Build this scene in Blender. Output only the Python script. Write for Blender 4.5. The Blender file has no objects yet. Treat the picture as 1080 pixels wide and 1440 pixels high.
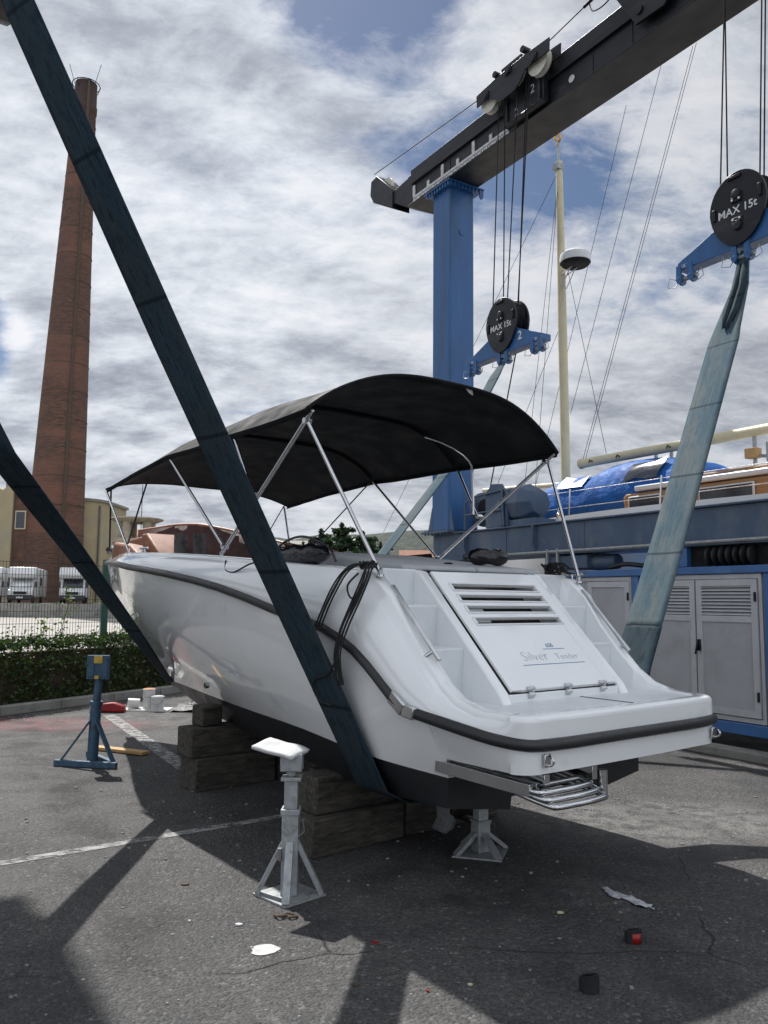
import bpy, math, random
from mathutils import Vector, Matrix, noise as mnoise
R = math.radians
rng = random.Random(7)
sc = bpy.context.scene
col = sc.collection

# ------------------------------------------------------------------ camera
cd = bpy.data.cameras.new('camera'); cam = bpy.data.objects.new('camera', cd); col.objects.link(cam)
sc.camera = cam
cd.sensor_fit = 'VERTICAL'; cd.sensor_height = 36.0; cd.sensor_width = 27.0
cd.lens = 36.0 * 1164.144 / 1440.0
cd.clip_start = 0.05; cd.clip_end = 6000
_p, _r = R(6.114474), R(0.547559)
_x = Vector((1, 0, 0)); _u = Vector((0, -math.sin(_p), math.cos(_p))); _f = Vector((0, math.cos(_p), math.sin(_p)))
cx_ = _x * math.cos(_r) + _u * math.sin(_r); cu_ = _u * math.cos(_r) - _x * math.sin(_r)
m = Matrix((cx_, cu_, -_f)).transposed().to_4x4(); m.translation = (0, 0, 1.6)
cam.matrix_world = m

# ------------------------------------------------------------------ light
KX, KY = 0.37, -0.67                      # how far a point one metre up throws its shadow
SUN_AZ = math.atan2(-KX, -KY); SUN_EL = math.atan(1 / math.hypot(KX, KY))
sd = bpy.data.lights.new('sun', 'SUN'); sun = bpy.data.objects.new('sun', sd); col.objects.link(sun)
sd.energy = 5.0; sd.angle = R(0.6); sd.color = (1.0, 0.97, 0.925)
sun.location = (0, 0, 40)
sun.rotation_euler = Vector((-KX, -KY, 1)).to_track_quat('Z', 'Y').to_euler()
sc.view_settings.view_transform = 'Standard'; sc.view_settings.look = 'None'
sc.view_settings.gamma = 1; sc.view_settings.exposure = 0.28
sc.view_settings.use_curve_mapping = False

def newmat(name):
    mt = bpy.data.materials.new(name); mt.use_nodes = True
    nt = mt.node_tree; nt.nodes.clear()
    return mt, nt
def nd(nt, t, **kw):
    n = nt.nodes.new(t)
    for k, v in kw.items():
        if k.startswith('i_'):
            k = k[2:]; k = int(k) if k.isdigit() else k.replace('_', ' ')
            n.inputs[k].default_value = v
        else: setattr(n, k, v)
    return n
def lk(nt, a, b): nt.links.new(a, b)
def ramp(nt, fac, stops, interp='LINEAR'):
    n = nd(nt, 'ShaderNodeValToRGB'); cr = n.color_ramp; cr.interpolation = interp
    while len(cr.elements) > 1: cr.elements.remove(cr.elements[-1])
    cr.elements[0].position = stops[0][0]; cr.elements[0].color = c4(stops[0][1])
    for p, c in stops[1:]:
        e = cr.elements.new(p); e.color = c4(c)
    lk(nt, fac, n.inputs[0]); return n.outputs[0]
def c4(c): return (c, c, c, 1) if isinstance(c, (int, float)) else (*c, 1)
def mix(nt, fac, a, b, bt='MIX'):
    n = nd(nt, 'ShaderNodeMix', data_type='RGBA', blend_type=bt)
    for s, v in ((0, fac), (6, a), (7, b)):
        if isinstance(v, bpy.types.NodeSocket): lk(nt, v, n.inputs[s])
        else: n.inputs[s].default_value = v if s == 0 else c4(v)
    return n.outputs[2]
def mth(nt, op, a, b=None, clamp=False):
    n = nd(nt, 'ShaderNodeMath', operation=op, use_clamp=clamp)
    for i, v in enumerate((a, b)):
        if v is None: continue
        if isinstance(v, bpy.types.NodeSocket): lk(nt, v, n.inputs[i])
        else: n.inputs[i].default_value = v
    return n.outputs[0]
def noi(nt, vec, scale, detail=4, rough=.55, dist=0, dim='3D'):
    n = nd(nt, 'ShaderNodeTexNoise', noise_dimensions=dim)
    n.inputs['Scale'].default_value = scale; n.inputs['Detail'].default_value = detail
    n.inputs['Roughness'].default_value = rough; n.inputs['Distortion'].default_value = dist
    if vec is not None: lk(nt, vec, n.inputs['Vector'])
    return n.outputs[0]
def mapv(nt, vec, sc_=(1, 1, 1), loc=(0, 0, 0), rot=(0, 0, 0)):
    n = nd(nt, 'ShaderNodeMapping'); n.inputs['Scale'].default_value = sc_; n.inputs['Location'].default_value = loc
    n.inputs['Rotation'].default_value = rot; lk(nt, vec, n.inputs[0]); return n.outputs[0]
def tc(nt, which='Object'): return nd(nt, 'ShaderNodeTexCoord').outputs[which]

# ------------------------------------------------------------------ sky: Nishita air with broken cloud in front of it
w = bpy.data.worlds.new('World'); sc.world = w; w.use_nodes = True
nt = w.node_tree; nt.nodes.clear()
sky = nd(nt, 'ShaderNodeTexSky', sky_type='NISHITA', sun_disc=False)
sky.sun_elevation = SUN_EL; sky.sun_rotation = SUN_AZ; sky.air_density = 1.0; sky.dust_density = 0.7; sky.ozone_density = 1.6
g = tc(nt, 'Generated')
sx = nd(nt, 'ShaderNodeSeparateXYZ'); lk(nt, g, sx.inputs[0])
zz = mth(nt, 'ADD', mth(nt, 'MAXIMUM', sx.outputs[2], 0.0), 0.30)
cb = nd(nt, 'ShaderNodeCombineXYZ'); lk(nt, mth(nt, 'DIVIDE', sx.outputs[0], zz), cb.inputs[0]); lk(nt, mth(nt, 'DIVIDE', sx.outputs[1], zz), cb.inputs[1])
pl = cb.outputs[0]
def dens(off):
    q = mapv(nt, pl, (1, 1, 1), (off[0], off[1], 0))
    big = noi(nt, mapv(nt, q, (1.0, 1.25, 1), (3.1, 1.7, 0), (0, 0, R(-35))), .95, 3, .5, .3)
    puf = noi(nt, mapv(nt, q, (1, 1.3, 1), (7.7, 2.2, 0), (0, 0, R(-20))), 1.75, 13, .60, .18)
    fine_ = noi(nt, mapv(nt, q, (1.2, 1.9, 1), (1.4, 5.2, 0), (0, 0, R(-28))), 6.5, 11, .68, .3)
    return big, puf, fine_
big, puff, wisp = dens((0, 0))
_, puff2, wisp2 = dens((.06, -.095))
# two clear openings in the cloud
def hole(dx, dy, dz, size):
    n = nd(nt, 'ShaderNodeVectorMath', operation='DOT_PRODUCT'); lk(nt, g, n.inputs[0])
    v = Vector((dx, dy, dz)).normalized(); n.inputs[1].default_value = v
    mr = nd(nt, 'ShaderNodeMapRange', interpolation_type='SMOOTHSTEP'); lk(nt, n.outputs['Value'], mr.inputs[0])
    mr.inputs[1].default_value = math.cos(R(size)); mr.inputs[2].default_value = math.cos(R(size * .25)); return mr.outputs[0]
h = mth(nt, 'ADD', hole(-.03, .76, .65, 9.5), hole(-.47, .83, .27, 6))
h = mth(nt, 'ADD', h, mth(nt, 'MULTIPLY', hole(.12, .84, .50, 10), .35))
cov = mth(nt, 'ADD', mth(nt, 'MULTIPLY', big, .75), mth(nt, 'MULTIPLY', wisp, .30))
cov = mth(nt, 'ADD', cov, mth(nt, 'MULTIPLY', puff, .68))
cov = mth(nt, 'SUBTRACT', cov, mth(nt, 'MULTIPLY', h, .42))
cover = ramp(nt, cov, [(.605, 0.0), (.67, .42), (.73, .85), (.80, 1.0)])
# cloud body: brighter near the sun and, as added fill, behind the camera; greyer where thick and low
rel = mth(nt, 'ADD', mth(nt, 'MULTIPLY', mth(nt, 'SUBTRACT', puff, puff2), 2.4), mth(nt, 'MULTIPLY', mth(nt, 'SUBTRACT', wisp, wisp2), 1.15))
lit = mth(nt, 'ADD', mth(nt, 'ADD', rel, .68), mth(nt, 'MULTIPLY', mth(nt, 'SUBTRACT', .86, cov), 1.6))
body = ramp(nt, lit, [(.10, (.36, .39, .45)), (.34, (.49, .52, .58)), (.55, (.66, .69, .74)), (.78, (.84, .875, .92)), (1.0, (1.0, 1.0, 1.02))])
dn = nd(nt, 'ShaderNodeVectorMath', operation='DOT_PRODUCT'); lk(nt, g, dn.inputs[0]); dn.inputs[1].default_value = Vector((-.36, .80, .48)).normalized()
glow_fill = ramp(nt, dn.outputs['Value'], [(.0, 1.55), (.40, 1.25), (.60, .80), (.86, .92), (.97, 1.10)])  # lifted away from the sun, out of view, to brighten the shaded hull
body = mix(nt, 1.0, body, glow_fill, 'MULTIPLY')
skyn = mix(nt, 1.0, sky.outputs[0], (.052, .054, .058), 'MULTIPLY')
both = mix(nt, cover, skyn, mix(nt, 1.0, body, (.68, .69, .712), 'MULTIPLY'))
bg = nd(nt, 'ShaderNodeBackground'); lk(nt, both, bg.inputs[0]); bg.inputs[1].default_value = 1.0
# strength: the Nishita part carries its own 0.075 above, so the cloud part can be written in plain radiance
ow = nd(nt, 'ShaderNodeOutputWorld'); lk(nt, bg.outputs[0], ow.inputs[0])

# ------------------------------------------------------------------ materials
def pbr(name, c, rough=.6, metal=0, var=.15, vs=4, bump=0, bs=60, coat=0, spec=.5, c2=None, c2r=(.5, .7), c2s=3, stretch=(1, 1, 1), bdist=.01, detail=5):
    mt, nt = newmat(name); o = tc(nt)
    b = nd(nt, 'ShaderNodeBsdfPrincipled'); out = nd(nt, 'ShaderNodeOutputMaterial'); lk(nt, b.outputs[0], out.inputs[0])
    v = mapv(nt, o, stretch)
    n1 = noi(nt, v, vs, detail, .6)
    lo = tuple(x * (1 - var) for x in c); hi = tuple(min(.9, x * (1 + var)) for x in c)
    cc = ramp(nt, n1, [(.3, lo), (.7, hi)])
    if c2:
        n2 = noi(nt, v, c2s, 7, .68, .4)
        cc = mix(nt, ramp(nt, n2, [(c2r[0], 0.0), (c2r[1], 1.0)]), cc, c2)
    lk(nt, cc, b.inputs['Base Color'])
    rr = ramp(nt, noi(nt, v, vs * 2.3, 4), [(.3, max(.02, rough * .82)), (.7, min(1, rough * 1.2))]); lk(nt, rr, b.inputs['Roughness'])
    b.inputs['Metallic'].default_value = metal; b.inputs['Coat Weight'].default_value = coat; b.inputs['Coat Roughness'].default_value = .05
    b.inputs['Specular IOR Level'].default_value = spec
    if bump:
        bp = nd(nt, 'ShaderNodeBump'); bp.inputs['Strength'].default_value = bump; bp.inputs['Distance'].default_value = bdist
        lk(nt, noi(nt, v, bs, 5, .6), bp.inputs['Height']); lk(nt, bp.outputs[0], b.inputs['Normal'])
    return mt
M = {}
M['gel'] = pbr('gelcoat', (.83, .845, .85), .09, 0, .02, 1.5, .05, 2.2, coat=.6, bdist=.02, c2=(.60, .60, .58), c2r=(.60, .80), c2s=1.6)
M['gel_in'] = pbr('gelcoat nonslip', (.70, .725, .745), .38, 0, .05, 6, .25, 260, bdist=.002)
M['antifoul'] = pbr('antifouling', (.012, .013, .016), .42, 0, .3, 3, .1, 30)
M['rubber'] = pbr('rubber', (.018, .019, .021), .42, 0, .2, 8, .05, 80)
M['steel'] = pbr('stainless', (.58, .59, .60), .16, 1, .06, 10)
M['steel_dull'] = pbr('dull steel', (.36, .37, .38), .36, 1, .2, 14)
M['canvas'] = pbr('canopy canvas', (.009, .0098, .012), .8, 0, .06, 2, .06, 5, spec=.22, bdist=.02)
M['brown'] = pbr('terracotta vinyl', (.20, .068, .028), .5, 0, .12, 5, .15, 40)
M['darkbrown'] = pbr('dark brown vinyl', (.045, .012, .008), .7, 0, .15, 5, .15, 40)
M['wrap'] = pbr('plastic film', (.040, .030, .032), .38, 0, .4, 16, .9, 14, spec=.9, bdist=.03)
M['cushion'] = pbr('grey sunpad', (.36, .375, .39), .55, 0, .08, 8, .2, 60)
M['blackplastic'] = pbr('glossy black plastic', (.008, .008, .010), .12, 0, .3, 6, .7, 9, bdist=.02)
M['rope'] = pbr('black rope', (.012, .012, .013), .75, 0, .6, 160, .8, 200)
M['cranedark'] = pbr('dark grey crane paint', (.011, .013, .018), .42, 0, .2, 2, .12, 40, spec=.3, c2=(.036, .038, .043), c2r=(.54, .72), c2s=2.2, stretch=(1, .5, 2.5))
M['craneblue'] = pbr('blue crane paint', (.022, .105, .28), .42, 0, .12, 2.5, .12, 18, c2=(.030, .075, .15), c2r=(.50, .74), c2s=1.6, stretch=(2.6, 2.6, .35))
M['fadeblue'] = pbr('faded blue crane paint', (.055, .092, .155), .5, 0, .16, 2, .12, 20, c2=(.12, .15, .19), c2r=(.48, .70), c2s=1.8, stretch=(1, 1, .5))
M['brightblue'] = pbr('blue frame paint', (.05, .14, .34), .35, 0, .15, 3, .05, 30, c2=(.12, .2, .36), c2r=(.6, .75))
M['cabgrey'] = pbr('cabinet grey', (.40, .41, .43), .45, .05, .08, 3, .05, 30, c2=(.31, .31, .32), c2r=(.5, .75), c2s=1.8)
M['alu'] = pbr('aluminium frame', (.50, .51, .53), .42, .15, .08, 5)
M['dark'] = pbr('dark void', (.006, .006, .007), .8, 0, .2, 5)
M['cable'] = pbr('steel cable', (.012, .012, .014), .7, 0, .4, 90, spec=.2)
M['whitepaint'] = pbr('white lettering', (.66, .67, .67), .6, 0, .12, 20, c2=(.3, .3, .32), c2r=(.58, .7), c2s=30)
M['greyletter'] = pbr('grey lettering', (.55, .55, .56), .6, 0, .25, 20)
M['cream'] = pbr('cream paint', (.60, .54, .36), .42, 0, .08, 4)
M['sheave'] = pbr('sheave nylon', (.60, .58, .50), .5, 0, .1, 8)
M['galv'] = pbr('galvanised steel', (.34, .36, .37), .5, .45, .22, 22, .15, 60, c2=(.16, .15, .14), c2r=(.56, .72), c2s=14)
M['pad'] = pbr('white pad', (.50, .51, .51), .75, 0, .08, 8, .4, 12, bdist=.02)
M['bluestand'] = pbr('worn blue stand paint', (.035, .085, .14), .55, 0, .25, 12, .2, 50, c2=(.02, .03, .04), c2r=(.52, .68), c2s=14)
M['yellow'] = pbr('yellow paint', (.55, .36, .05), .55, 0, .2, 20)
M['timber'] = pbr('old timber', (.092, .082, .068), .85, 0, .45, 9, .9, 26, c2=(.034, .029, .024), c2r=(.45, .62), c2s=5, stretch=(1, 6, 6), bdist=.02)
M['plank'] = pbr('new plank', (.45, .28, .12), .7, 0, .15, 12, .3, 60, stretch=(.3, 3, 1))
M['orange'] = pbr('orange', (.6, .2, .04), .5)
M['red'] = pbr('red plastic', (.26, .010, .012), .4, 0, .2, 12)
M['whitecan'] = pbr('white tin', (.6, .6, .58), .4, 0, .1, 20, c2=(.12, .1, .1), c2r=(.58, .7), c2s=12)
M['tarp'] = pbr('black tarp', (.010, .011, .013), .5, 0, .3, 10, .8, 16, bdist=.03)
M['green'] = pbr('green post paint', (.018, .075, .055), .5, 0, .2, 12)
M['wire'] = pbr('green fence wire', (.03, .045, .04), .6, .2, .3, 20)
M['concrete'] = pbr('concrete', (.24, .235, .215), .9, 0, .2, 2, .5, 40, c2=(.12, .12, .105), c2r=(.5, .68), c2s=1.3)
M['yplaster'] = pbr('yellow plaster', (.34, .285, .175), .9, 0, .12, .4, .2, 10, c2=(.30, .27, .20), c2r=(.5, .62), c2s=.35)
M['cplaster'] = pbr('cream plaster', (.50, .45, .33), .9, 0, .1, .5)
M['pavconc'] = pbr('weathered pavilion concrete', (.34, .29, .22), .9, 0, .16, .8, c2=(.2, .17, .13), c2r=(.5, .65), c2s=.9)
M['rooftile'] = pbr('roof tile', (.23, .10, .06), .85, 0, .3, 2.5)
M['greyroof'] = pbr('grey roof', (.20, .19, .17), .85, 0, .2, 2)
M['pane'] = pbr('window glass', (.03, .035, .045), .12, 0, .2, 3)
M['vanwhite'] = pbr('vehicle white', (.60, .61, .62), .3, 0, .05, 2)
M['silverfoil'] = pbr('silver screen cover', (.62, .64, .66), .35, .4, .12, 2, .6, 3, bdist=.1)
M['tyre'] = pbr('tyre', (.02, .02, .02), .8)
M['lamp'] = pbr('lamp glass', (.5, .5, .5), .15)
M['bluecover'] = pbr('blue boat cover', (.007, .095, .36), .66, 0, .2, 3, .8, 4.5, spec=.3, bdist=.05)
M['whitecloth'] = pbr('white film', (.68, .69, .70), .35, 0, .2, 14, .7, 9, bdist=.03, c2=(.35, .36, .38), c2r=(.52, .62), c2s=12)
M['teak'] = pbr('teak', (.30, .165, .07), .55, 0, .3, 8, .2, 30, stretch=(1, .15, 6))
M['yachthull'] = pbr('yacht white', (.56, .57, .58), .35, 0, .05, 1)
M['radome'] = pbr('radome white', (.68, .69, .70), .35, 0, .04, 2)
M['gold'] = pbr('gilt', (.60, .33, .05), .3, .6)
M['prop'] = pbr('fouled bronze', (.05, .045, .04), .35, .5)
M['bark'] = pbr('bark', (.07, .05, .035), .9, 0, .3, 5)
M['plasticbag'] = pbr('clear plastic scrap', (.50, .51, .55), .22, 0, .3, 20, .8, 30, bdist=.02)
M['logo'] = pbr('logo blue', (.10, .22, .36), .4)
M['logogrey'] = pbr('logo grey', (.26, .30, .34), .3)

def leafmat(name, c1, c2, sc_=3, trans=.25):
    mt, nt = newmat(name); b = nd(nt, 'ShaderNodeBsdfPrincipled'); out = nd(nt, 'ShaderNodeOutputMaterial')
    gi = nd(nt, 'ShaderNodeNewGeometry'); 
    f = mth(nt, 'ADD', mth(nt, 'MULTIPLY', gi.outputs['Random Per Island'], .6), mth(nt, 'MULTIPLY', noi(nt, tc(nt), sc_, 3), .45))
    cc = ramp(nt, f, [(.2, c1), (.85, c2)]); lk(nt, cc, b.inputs['Base Color'])
    b.inputs['Roughness'].default_value = .5; b.inputs['Specular IOR Level'].default_value = .4
    t = nd(nt, 'ShaderNodeBsdfTranslucent'); lk(nt, mix(nt, 1.0, cc, (.9, 1.2, .4), 'MULTIPLY'), t.inputs[0])
    ms = nd(nt, 'ShaderNodeMixShader'); ms.inputs[0].default_value = trans
    lk(nt, b.outputs[0], ms.inputs[1]); lk(nt, t.outputs[0], ms.inputs[2]); lk(nt, ms.outputs[0], out.inputs[0]); return mt
M['hedge'] = leafmat('hedge leaves', (.016, .034, .012), (.075, .115, .032))
M['weed'] = leafmat('bright weed leaves', (.10, .16, .03), (.22, .30, .06))
M['conifer'] = leafmat('conifer needles', (.010, .026, .014), (.035, .065, .028), .3)
M['broad'] = leafmat('broad leaves', (.022, .042, .016), (.06, .095, .03), .3)

def strapmat(name, base, pale, worn, dark=.5):
    """webbing: UV u runs across in metres, v along in metres"""
    mt, nt = newmat(name); uv = tc(nt, 'UV'); b = nd(nt, 'ShaderNodeBsdfPrincipled'); out = nd(nt, 'ShaderNodeOutputMaterial')
    lines = noi(nt, mapv(nt, uv, (90, 1.2, 1)), 1, 3, .6); blot = noi(nt, mapv(nt, uv, (6, 1.6, 1)), 1, 6, .65)
    stitch = nd(nt, 'ShaderNodeTexWave', wave_type='BANDS', bands_direction='Y'); lk(nt, mapv(nt, uv, (1, 1, 1)), stitch.inputs[0]); stitch.inputs['Scale'].default_value = 26
    cc = mix(nt, ramp(nt, lines, [(.35, 0.0), (.65, 1.0)]), base, pale)
    cc = mix(nt, ramp(nt, blot, [(.42, 0.0), (.66, 1.0)]), cc, worn)
    cc = mix(nt, mth(nt, 'MULTIPLY', ramp(nt, noi(nt, mapv(nt, uv, (30, 8, 1), (4, 4, 0)), 1, 8, .7), [(.50, 0.0), (.62, 1.0)]), dark), cc, tuple(x * .25 for x in base))
    sm = nd(nt, 'ShaderNodeTexWave', wave_type='BANDS', bands_direction='Y'); lk(nt, uv, sm.inputs[0]); sm.inputs['Scale'].default_value = .36; sm.inputs['Distortion'].default_value = .25
    cc = mix(nt, ramp(nt, sm.outputs[0], [(.9975, 0.0), (.9995, .75)]), cc, tuple(x * .3 for x in base))
    lk(nt, cc, b.inputs['Base Color']); b.inputs['Roughness'].default_value = .85; b.inputs['Specular IOR Level'].default_value = .12
    bp = nd(nt, 'ShaderNodeBump'); bp.inputs['Strength'].default_value = .5; bp.inputs['Distance'].default_value = .002
    lk(nt, mth(nt, 'ADD', mth(nt, 'MULTIPLY', stitch.outputs[0], .5), lines), bp.inputs['Height']); lk(nt, bp.outputs[0], b.inputs['Normal'])
    lk(nt, b.outputs[0], out.inputs[0]); return mt
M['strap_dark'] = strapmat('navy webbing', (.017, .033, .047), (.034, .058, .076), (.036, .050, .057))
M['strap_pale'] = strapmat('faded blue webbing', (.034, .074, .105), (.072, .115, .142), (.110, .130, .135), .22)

def brickmat():
    mt, nt = newmat('chimney brick'); uv = tc(nt, 'UV'); b = nd(nt, 'ShaderNodeBsdfPrincipled'); out = nd(nt, 'ShaderNodeOutputMaterial')
    br = nd(nt, 'ShaderNodeTexBrick'); lk(nt, uv, br.inputs[0]); br.inputs['Scale'].default_value = 1
    br.inputs['Brick Width'].default_value = .50; br.inputs['Row Height'].default_value = .16; br.inputs['Mortar Size'].default_value = .018
    br.inputs['Color1'].default_value = (.15, .064, .040, 1); br.inputs['Color2'].default_value = (.062, .031, .024, 1); br.inputs['Mortar'].default_value = (.10, .075, .06, 1)
    cc = mix(nt, ramp(nt, noi(nt, mapv(nt, uv, (.35, .12, 1)), 1, 6, .6), [(.42, 0.0), (.7, .75)]), br.outputs[0], (.085, .05, .042))
    cc = mix(nt, ramp(nt, noi(nt, mapv(nt, uv, (.06, .25, 1), (3, 1, 0)), 1, 3, .6), [(.5, 0.0), (.62, .5)]), cc, (.19, .088, .058))
    sp = nd(nt, 'ShaderNodeSeparateXYZ'); lk(nt, uv, sp.inputs[0])
    cc = mix(nt, ramp(nt, mth(nt, 'MULTIPLY', sp.outputs[1], 1 / 60), [(.86, 0.0), (.93, .8)]), cc, (.035, .022, .022))
    lk(nt, cc, b.inputs['Base Color']); b.inputs['Roughness'].default_value = .9
    bp = nd(nt, 'ShaderNodeBump'); bp.inputs['Strength'].default_value = .6; bp.inputs['Distance'].default_value = .03; lk(nt, br.outputs[1], bp.inputs['Height']); bp.invert = True
    lk(nt, bp.outputs[0], b.inputs['Normal']); lk(nt, b.outputs[0], out.inputs[0]); return mt
M['brick'] = brickmat()

def asphalt():
    mt, nt = newmat('asphalt'); o = tc(nt); b = nd(nt, 'ShaderNodeBsdfPrincipled'); out = nd(nt, 'ShaderNodeOutputMaterial')
    vo = nd(nt, 'ShaderNodeTexVoronoi'); lk(nt, o, vo.inputs[0]); vo.inputs['Scale'].default_value = 62
    vo2 = nd(nt, 'ShaderNodeTexVoronoi'); lk(nt, o, vo2.inputs[0]); vo2.inputs['Scale'].default_value = 170
    big = noi(nt, o, .55, 6, .6, .5); med = noi(nt, mapv(nt, o, (1, 1, 1), (9, 3, 0)), 2.4, 8, .68, .3); fine = noi(nt, o, 38, 5, .7)
    cc = ramp(nt, vo.outputs['Color'], [(.12, (.018, .018, .019)), (.55, (.048, .047, .047)), (.80, (.078, .076, .074)), (.97, (.21, .205, .20))])
    cc = mix(nt, .5, cc, ramp(nt, vo2.outputs['Color'], [(.2, (.032, .032, .033)), (.9, (.13, .128, .125))]))
    cc = mix(nt, 1.0, cc, ramp(nt, big, [(.32, (.80, .80, .82)), (.52, (1.12, 1.12, 1.12)), (.70, (1.42, 1.40, 1.36))]), 'MULTIPLY')
    cc = mix(nt, 1.0, cc, ramp(nt, med, [(.34, (.62, .62, .64)), (.5, (1.0, 1.0, 1.0)), (.72, (1.22, 1.2, 1.16))]), 'MULTIPLY')
    # oily dark stains and pale cement-like splashes
    st = noi(nt, mapv(nt, o, (1, 1, 1), (2.3, 8.8, 0)), 1.3, 5, .62, .6)
    cc = mix(nt, ramp(nt, st, [(.54, 0.0), (.66, .62)]), cc, (.035, .035, .037))
    def blob(x, y, rx, ry, lo=.42):
        v = mapv(nt, o, (1 / rx, 1 / ry, 1), (-x / rx, -y / ry, 0)); gr = nd(nt, 'ShaderNodeTexGradient', gradient_type='SPHERICAL'); lk(nt, v, gr.inputs[0])
        f = mth(nt, 'MULTIPLY', ramp(nt, gr.outputs[0], [(0, 0.0), (.5, 1.0)]), ramp(nt, noi(nt, mapv(nt, o, (1, 1, 1), (x, y, 0)), 7, 9, .75, .4), [(lo, 0.0), (lo + .16, 1.0)])); return f
    for x, y, rx, ry, lo, c in ((2.1, 6.35, 1.3, .8, .40, (.30, .295, .28)), (1.9, 3.2, .5, .3, .5, (.34, .34, .33)), (-1.9, 3.1, .8, .35, .52, (.2, .2, .2)), (1.2, 4.75, .4, .3, .5, (.26, .27, .30)),
                              (.9, 5.0, .5, .4, .55, (.24, .25, .27)), (-2.3, 11.3, 2.6, .9, .48, (.24, .24, .22)), (-.2, 3.3, .6, .3, .54, (.28, .28, .27)), (-.75, 3.35, .5, .25, .56, (.28, .28, .28)), (2.2, 3.7, .25, .25, .45, (.26, .26, .25)), (-2.1, 3.75, .4, .22, .40, (.17, .17, .17))):
        cc = mix(nt, mth(nt, 'MULTIPLY', blob(x, y, rx, ry, lo), .5), cc, tuple(k * .8 for k in c))
    # red paint trace by the kerb
    v = mapv(nt, o, (1 / 2.1, 1 / .75, 1), (4.6 / 2.1, -10.75 / .75, 0)); gr = nd(nt, 'ShaderNodeTexGradient', gradient_type='SPHERICAL'); lk(nt, v, gr.inputs[0])
    rf = mth(nt, 'MULTIPLY', ramp(nt, gr.outputs[0], [(0, 0.0), (.45, .6)]), ramp(nt, noi(nt, mapv(nt, o, (1, 6, 1)), 4, 9, .75), [(.46, 0.0), (.60, 1.0)]))
    cc = mix(nt, rf, cc, (.30, .045, .055))
    # resurfaced patch and tyre polish
    pv_ = mapv(nt, o, (1 / 1.5, 1 / .9, 1), (-2.2 / 1.5, -8.9 / .9, 0), (0, 0, 0)); gx = nd(nt, 'ShaderNodeTexGradient', gradient_type='QUADRATIC_SPHERE'); lk(nt, pv_, gx.inputs[0])
    cc = mix(nt, ramp(nt, gx.outputs[0], [(.02, 0.0), (.04, .5)]), cc, mix(nt, 1.0, cc, (.55, .55, .57), 'MULTIPLY'))
    ty = nd(nt, 'ShaderNodeTexWave', wave_type='BANDS', bands_direction='X'); lk(nt, mapv(nt, o, (1, 1, 1), (0, 0, 0), (0, 0, R(-28))), ty.inputs[0]); ty.inputs['Scale'].default_value = .16; ty.inputs['Distortion'].default_value = .8; ty.inputs['Detail'].default_value = 3
    cc = mix(nt, mth(nt, 'MULTIPLY', ramp(nt, ty.outputs[0], [(.86, 0.0), (.97, 1.0)]), ramp(nt, med, [(.35, .0), (.6, .5)])), cc, mix(nt, 1.0, cc, (.45, .45, .47), 'MULTIPLY'))
    # cracks
    cr = nd(nt, 'ShaderNodeTexVoronoi', feature='DISTANCE_TO_EDGE'); cr.inputs['Scale'].default_value = .42
    nn = nd(nt, 'ShaderNodeTexNoise'); lk(nt, o, nn.inputs[0]); nn.inputs['Scale'].default_value = 1.6; nn.inputs['Detail'].default_value = 8
    lk(nt, mix(nt, .35, o, nn.outputs['Color'], 'ADD'), cr.inputs[0])
    ck = mth(nt, 'MULTIPLY', ramp(nt, cr.outputs[0], [(.0, 1.0), (.0045, 0.0)]), ramp(nt, noi(nt, mapv(nt, o, (1, 1, 1), (5, 5, 5)), .9, 3), [(.50, 0.0), (.58, .7)]))
    cc = mix(nt, ck, cc, (.018, .018, .018))
    # scattered grit
    v3 = nd(nt, 'ShaderNodeTexVoronoi'); lk(nt, o, v3.inputs[0]); v3.inputs['Scale'].default_value = 13
    gf = mth(nt, 'MULTIPLY', ramp(nt, v3.outputs[0], [(.05, 1.0), (.09, 0.0)]), ramp(nt, noi(nt, o, 2.1, 4), [(.52, 0.0), (.6, .8)]))
    cc = mix(nt, gf, cc, (.34, .33, .31))
    lk(nt, cc, b.inputs['Base Color'])
    lk(nt, ramp(nt, med, [(.35, .62), (.6, .9)]), b.inputs['Roughness'])
    b.inputs['Specular IOR Level'].default_value = .35
    bp = nd(nt, 'ShaderNodeBump'); bp.inputs['Strength'].default_value = 1.0; bp.inputs['Distance'].default_value = .009
    hh = mth(nt, 'ADD', mth(nt, 'MULTIPLY', vo.outputs[0], -1.0), mth(nt, 'ADD', fine, mth(nt, 'MULTIPLY', ck, -2.0))); lk(nt, hh, bp.inputs['Height'])
    lk(nt, bp.outputs[0], b.inputs['Normal']); lk(nt, b.outputs[0], out.inputs[0]); return mt
M['asphalt'] = asphalt()
def worn(name, c, lo=.40, hi=.56, s=9):
    mt, nt = newmat(name); o = tc(nt); b = nd(nt, 'ShaderNodeBsdfPrincipled'); out = nd(nt, 'ShaderNodeOutputMaterial')
    lk(nt, ramp(nt, noi(nt, o, 20, 5), [(.3, tuple(x * .75 for x in c)), (.7, c)]), b.inputs['Base Color']); b.inputs['Roughness'].default_value = .8
    lk(nt, ramp(nt, noi(nt, o, s, 9, .75), [(lo, 0.0), (hi, .85)]), b.inputs['Alpha']); lk(nt, b.outputs[0], out.inputs[0]); return mt
M['roadpaint'] = worn('worn road paint', (.38, .38, .37))
M['splash'] = worn('white paint splash', (.62, .62, .60), .30, .36, 30)
M['dirtroad'] = pbr('pale dusty road', (.32, .30, .275), .95, 0, .12, .35, .3, 20, c2=(.22, .21, .18), c2r=(.52, .66), c2s=.5)
M['hill'] = pbr('wooded hill', (.020, .032, .022), .95, 0, .45, .10, 1.0, .35, bdist=3, c2=(.045, .05, .034), c2r=(.58, .72), c2s=.03, detail=9)
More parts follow.
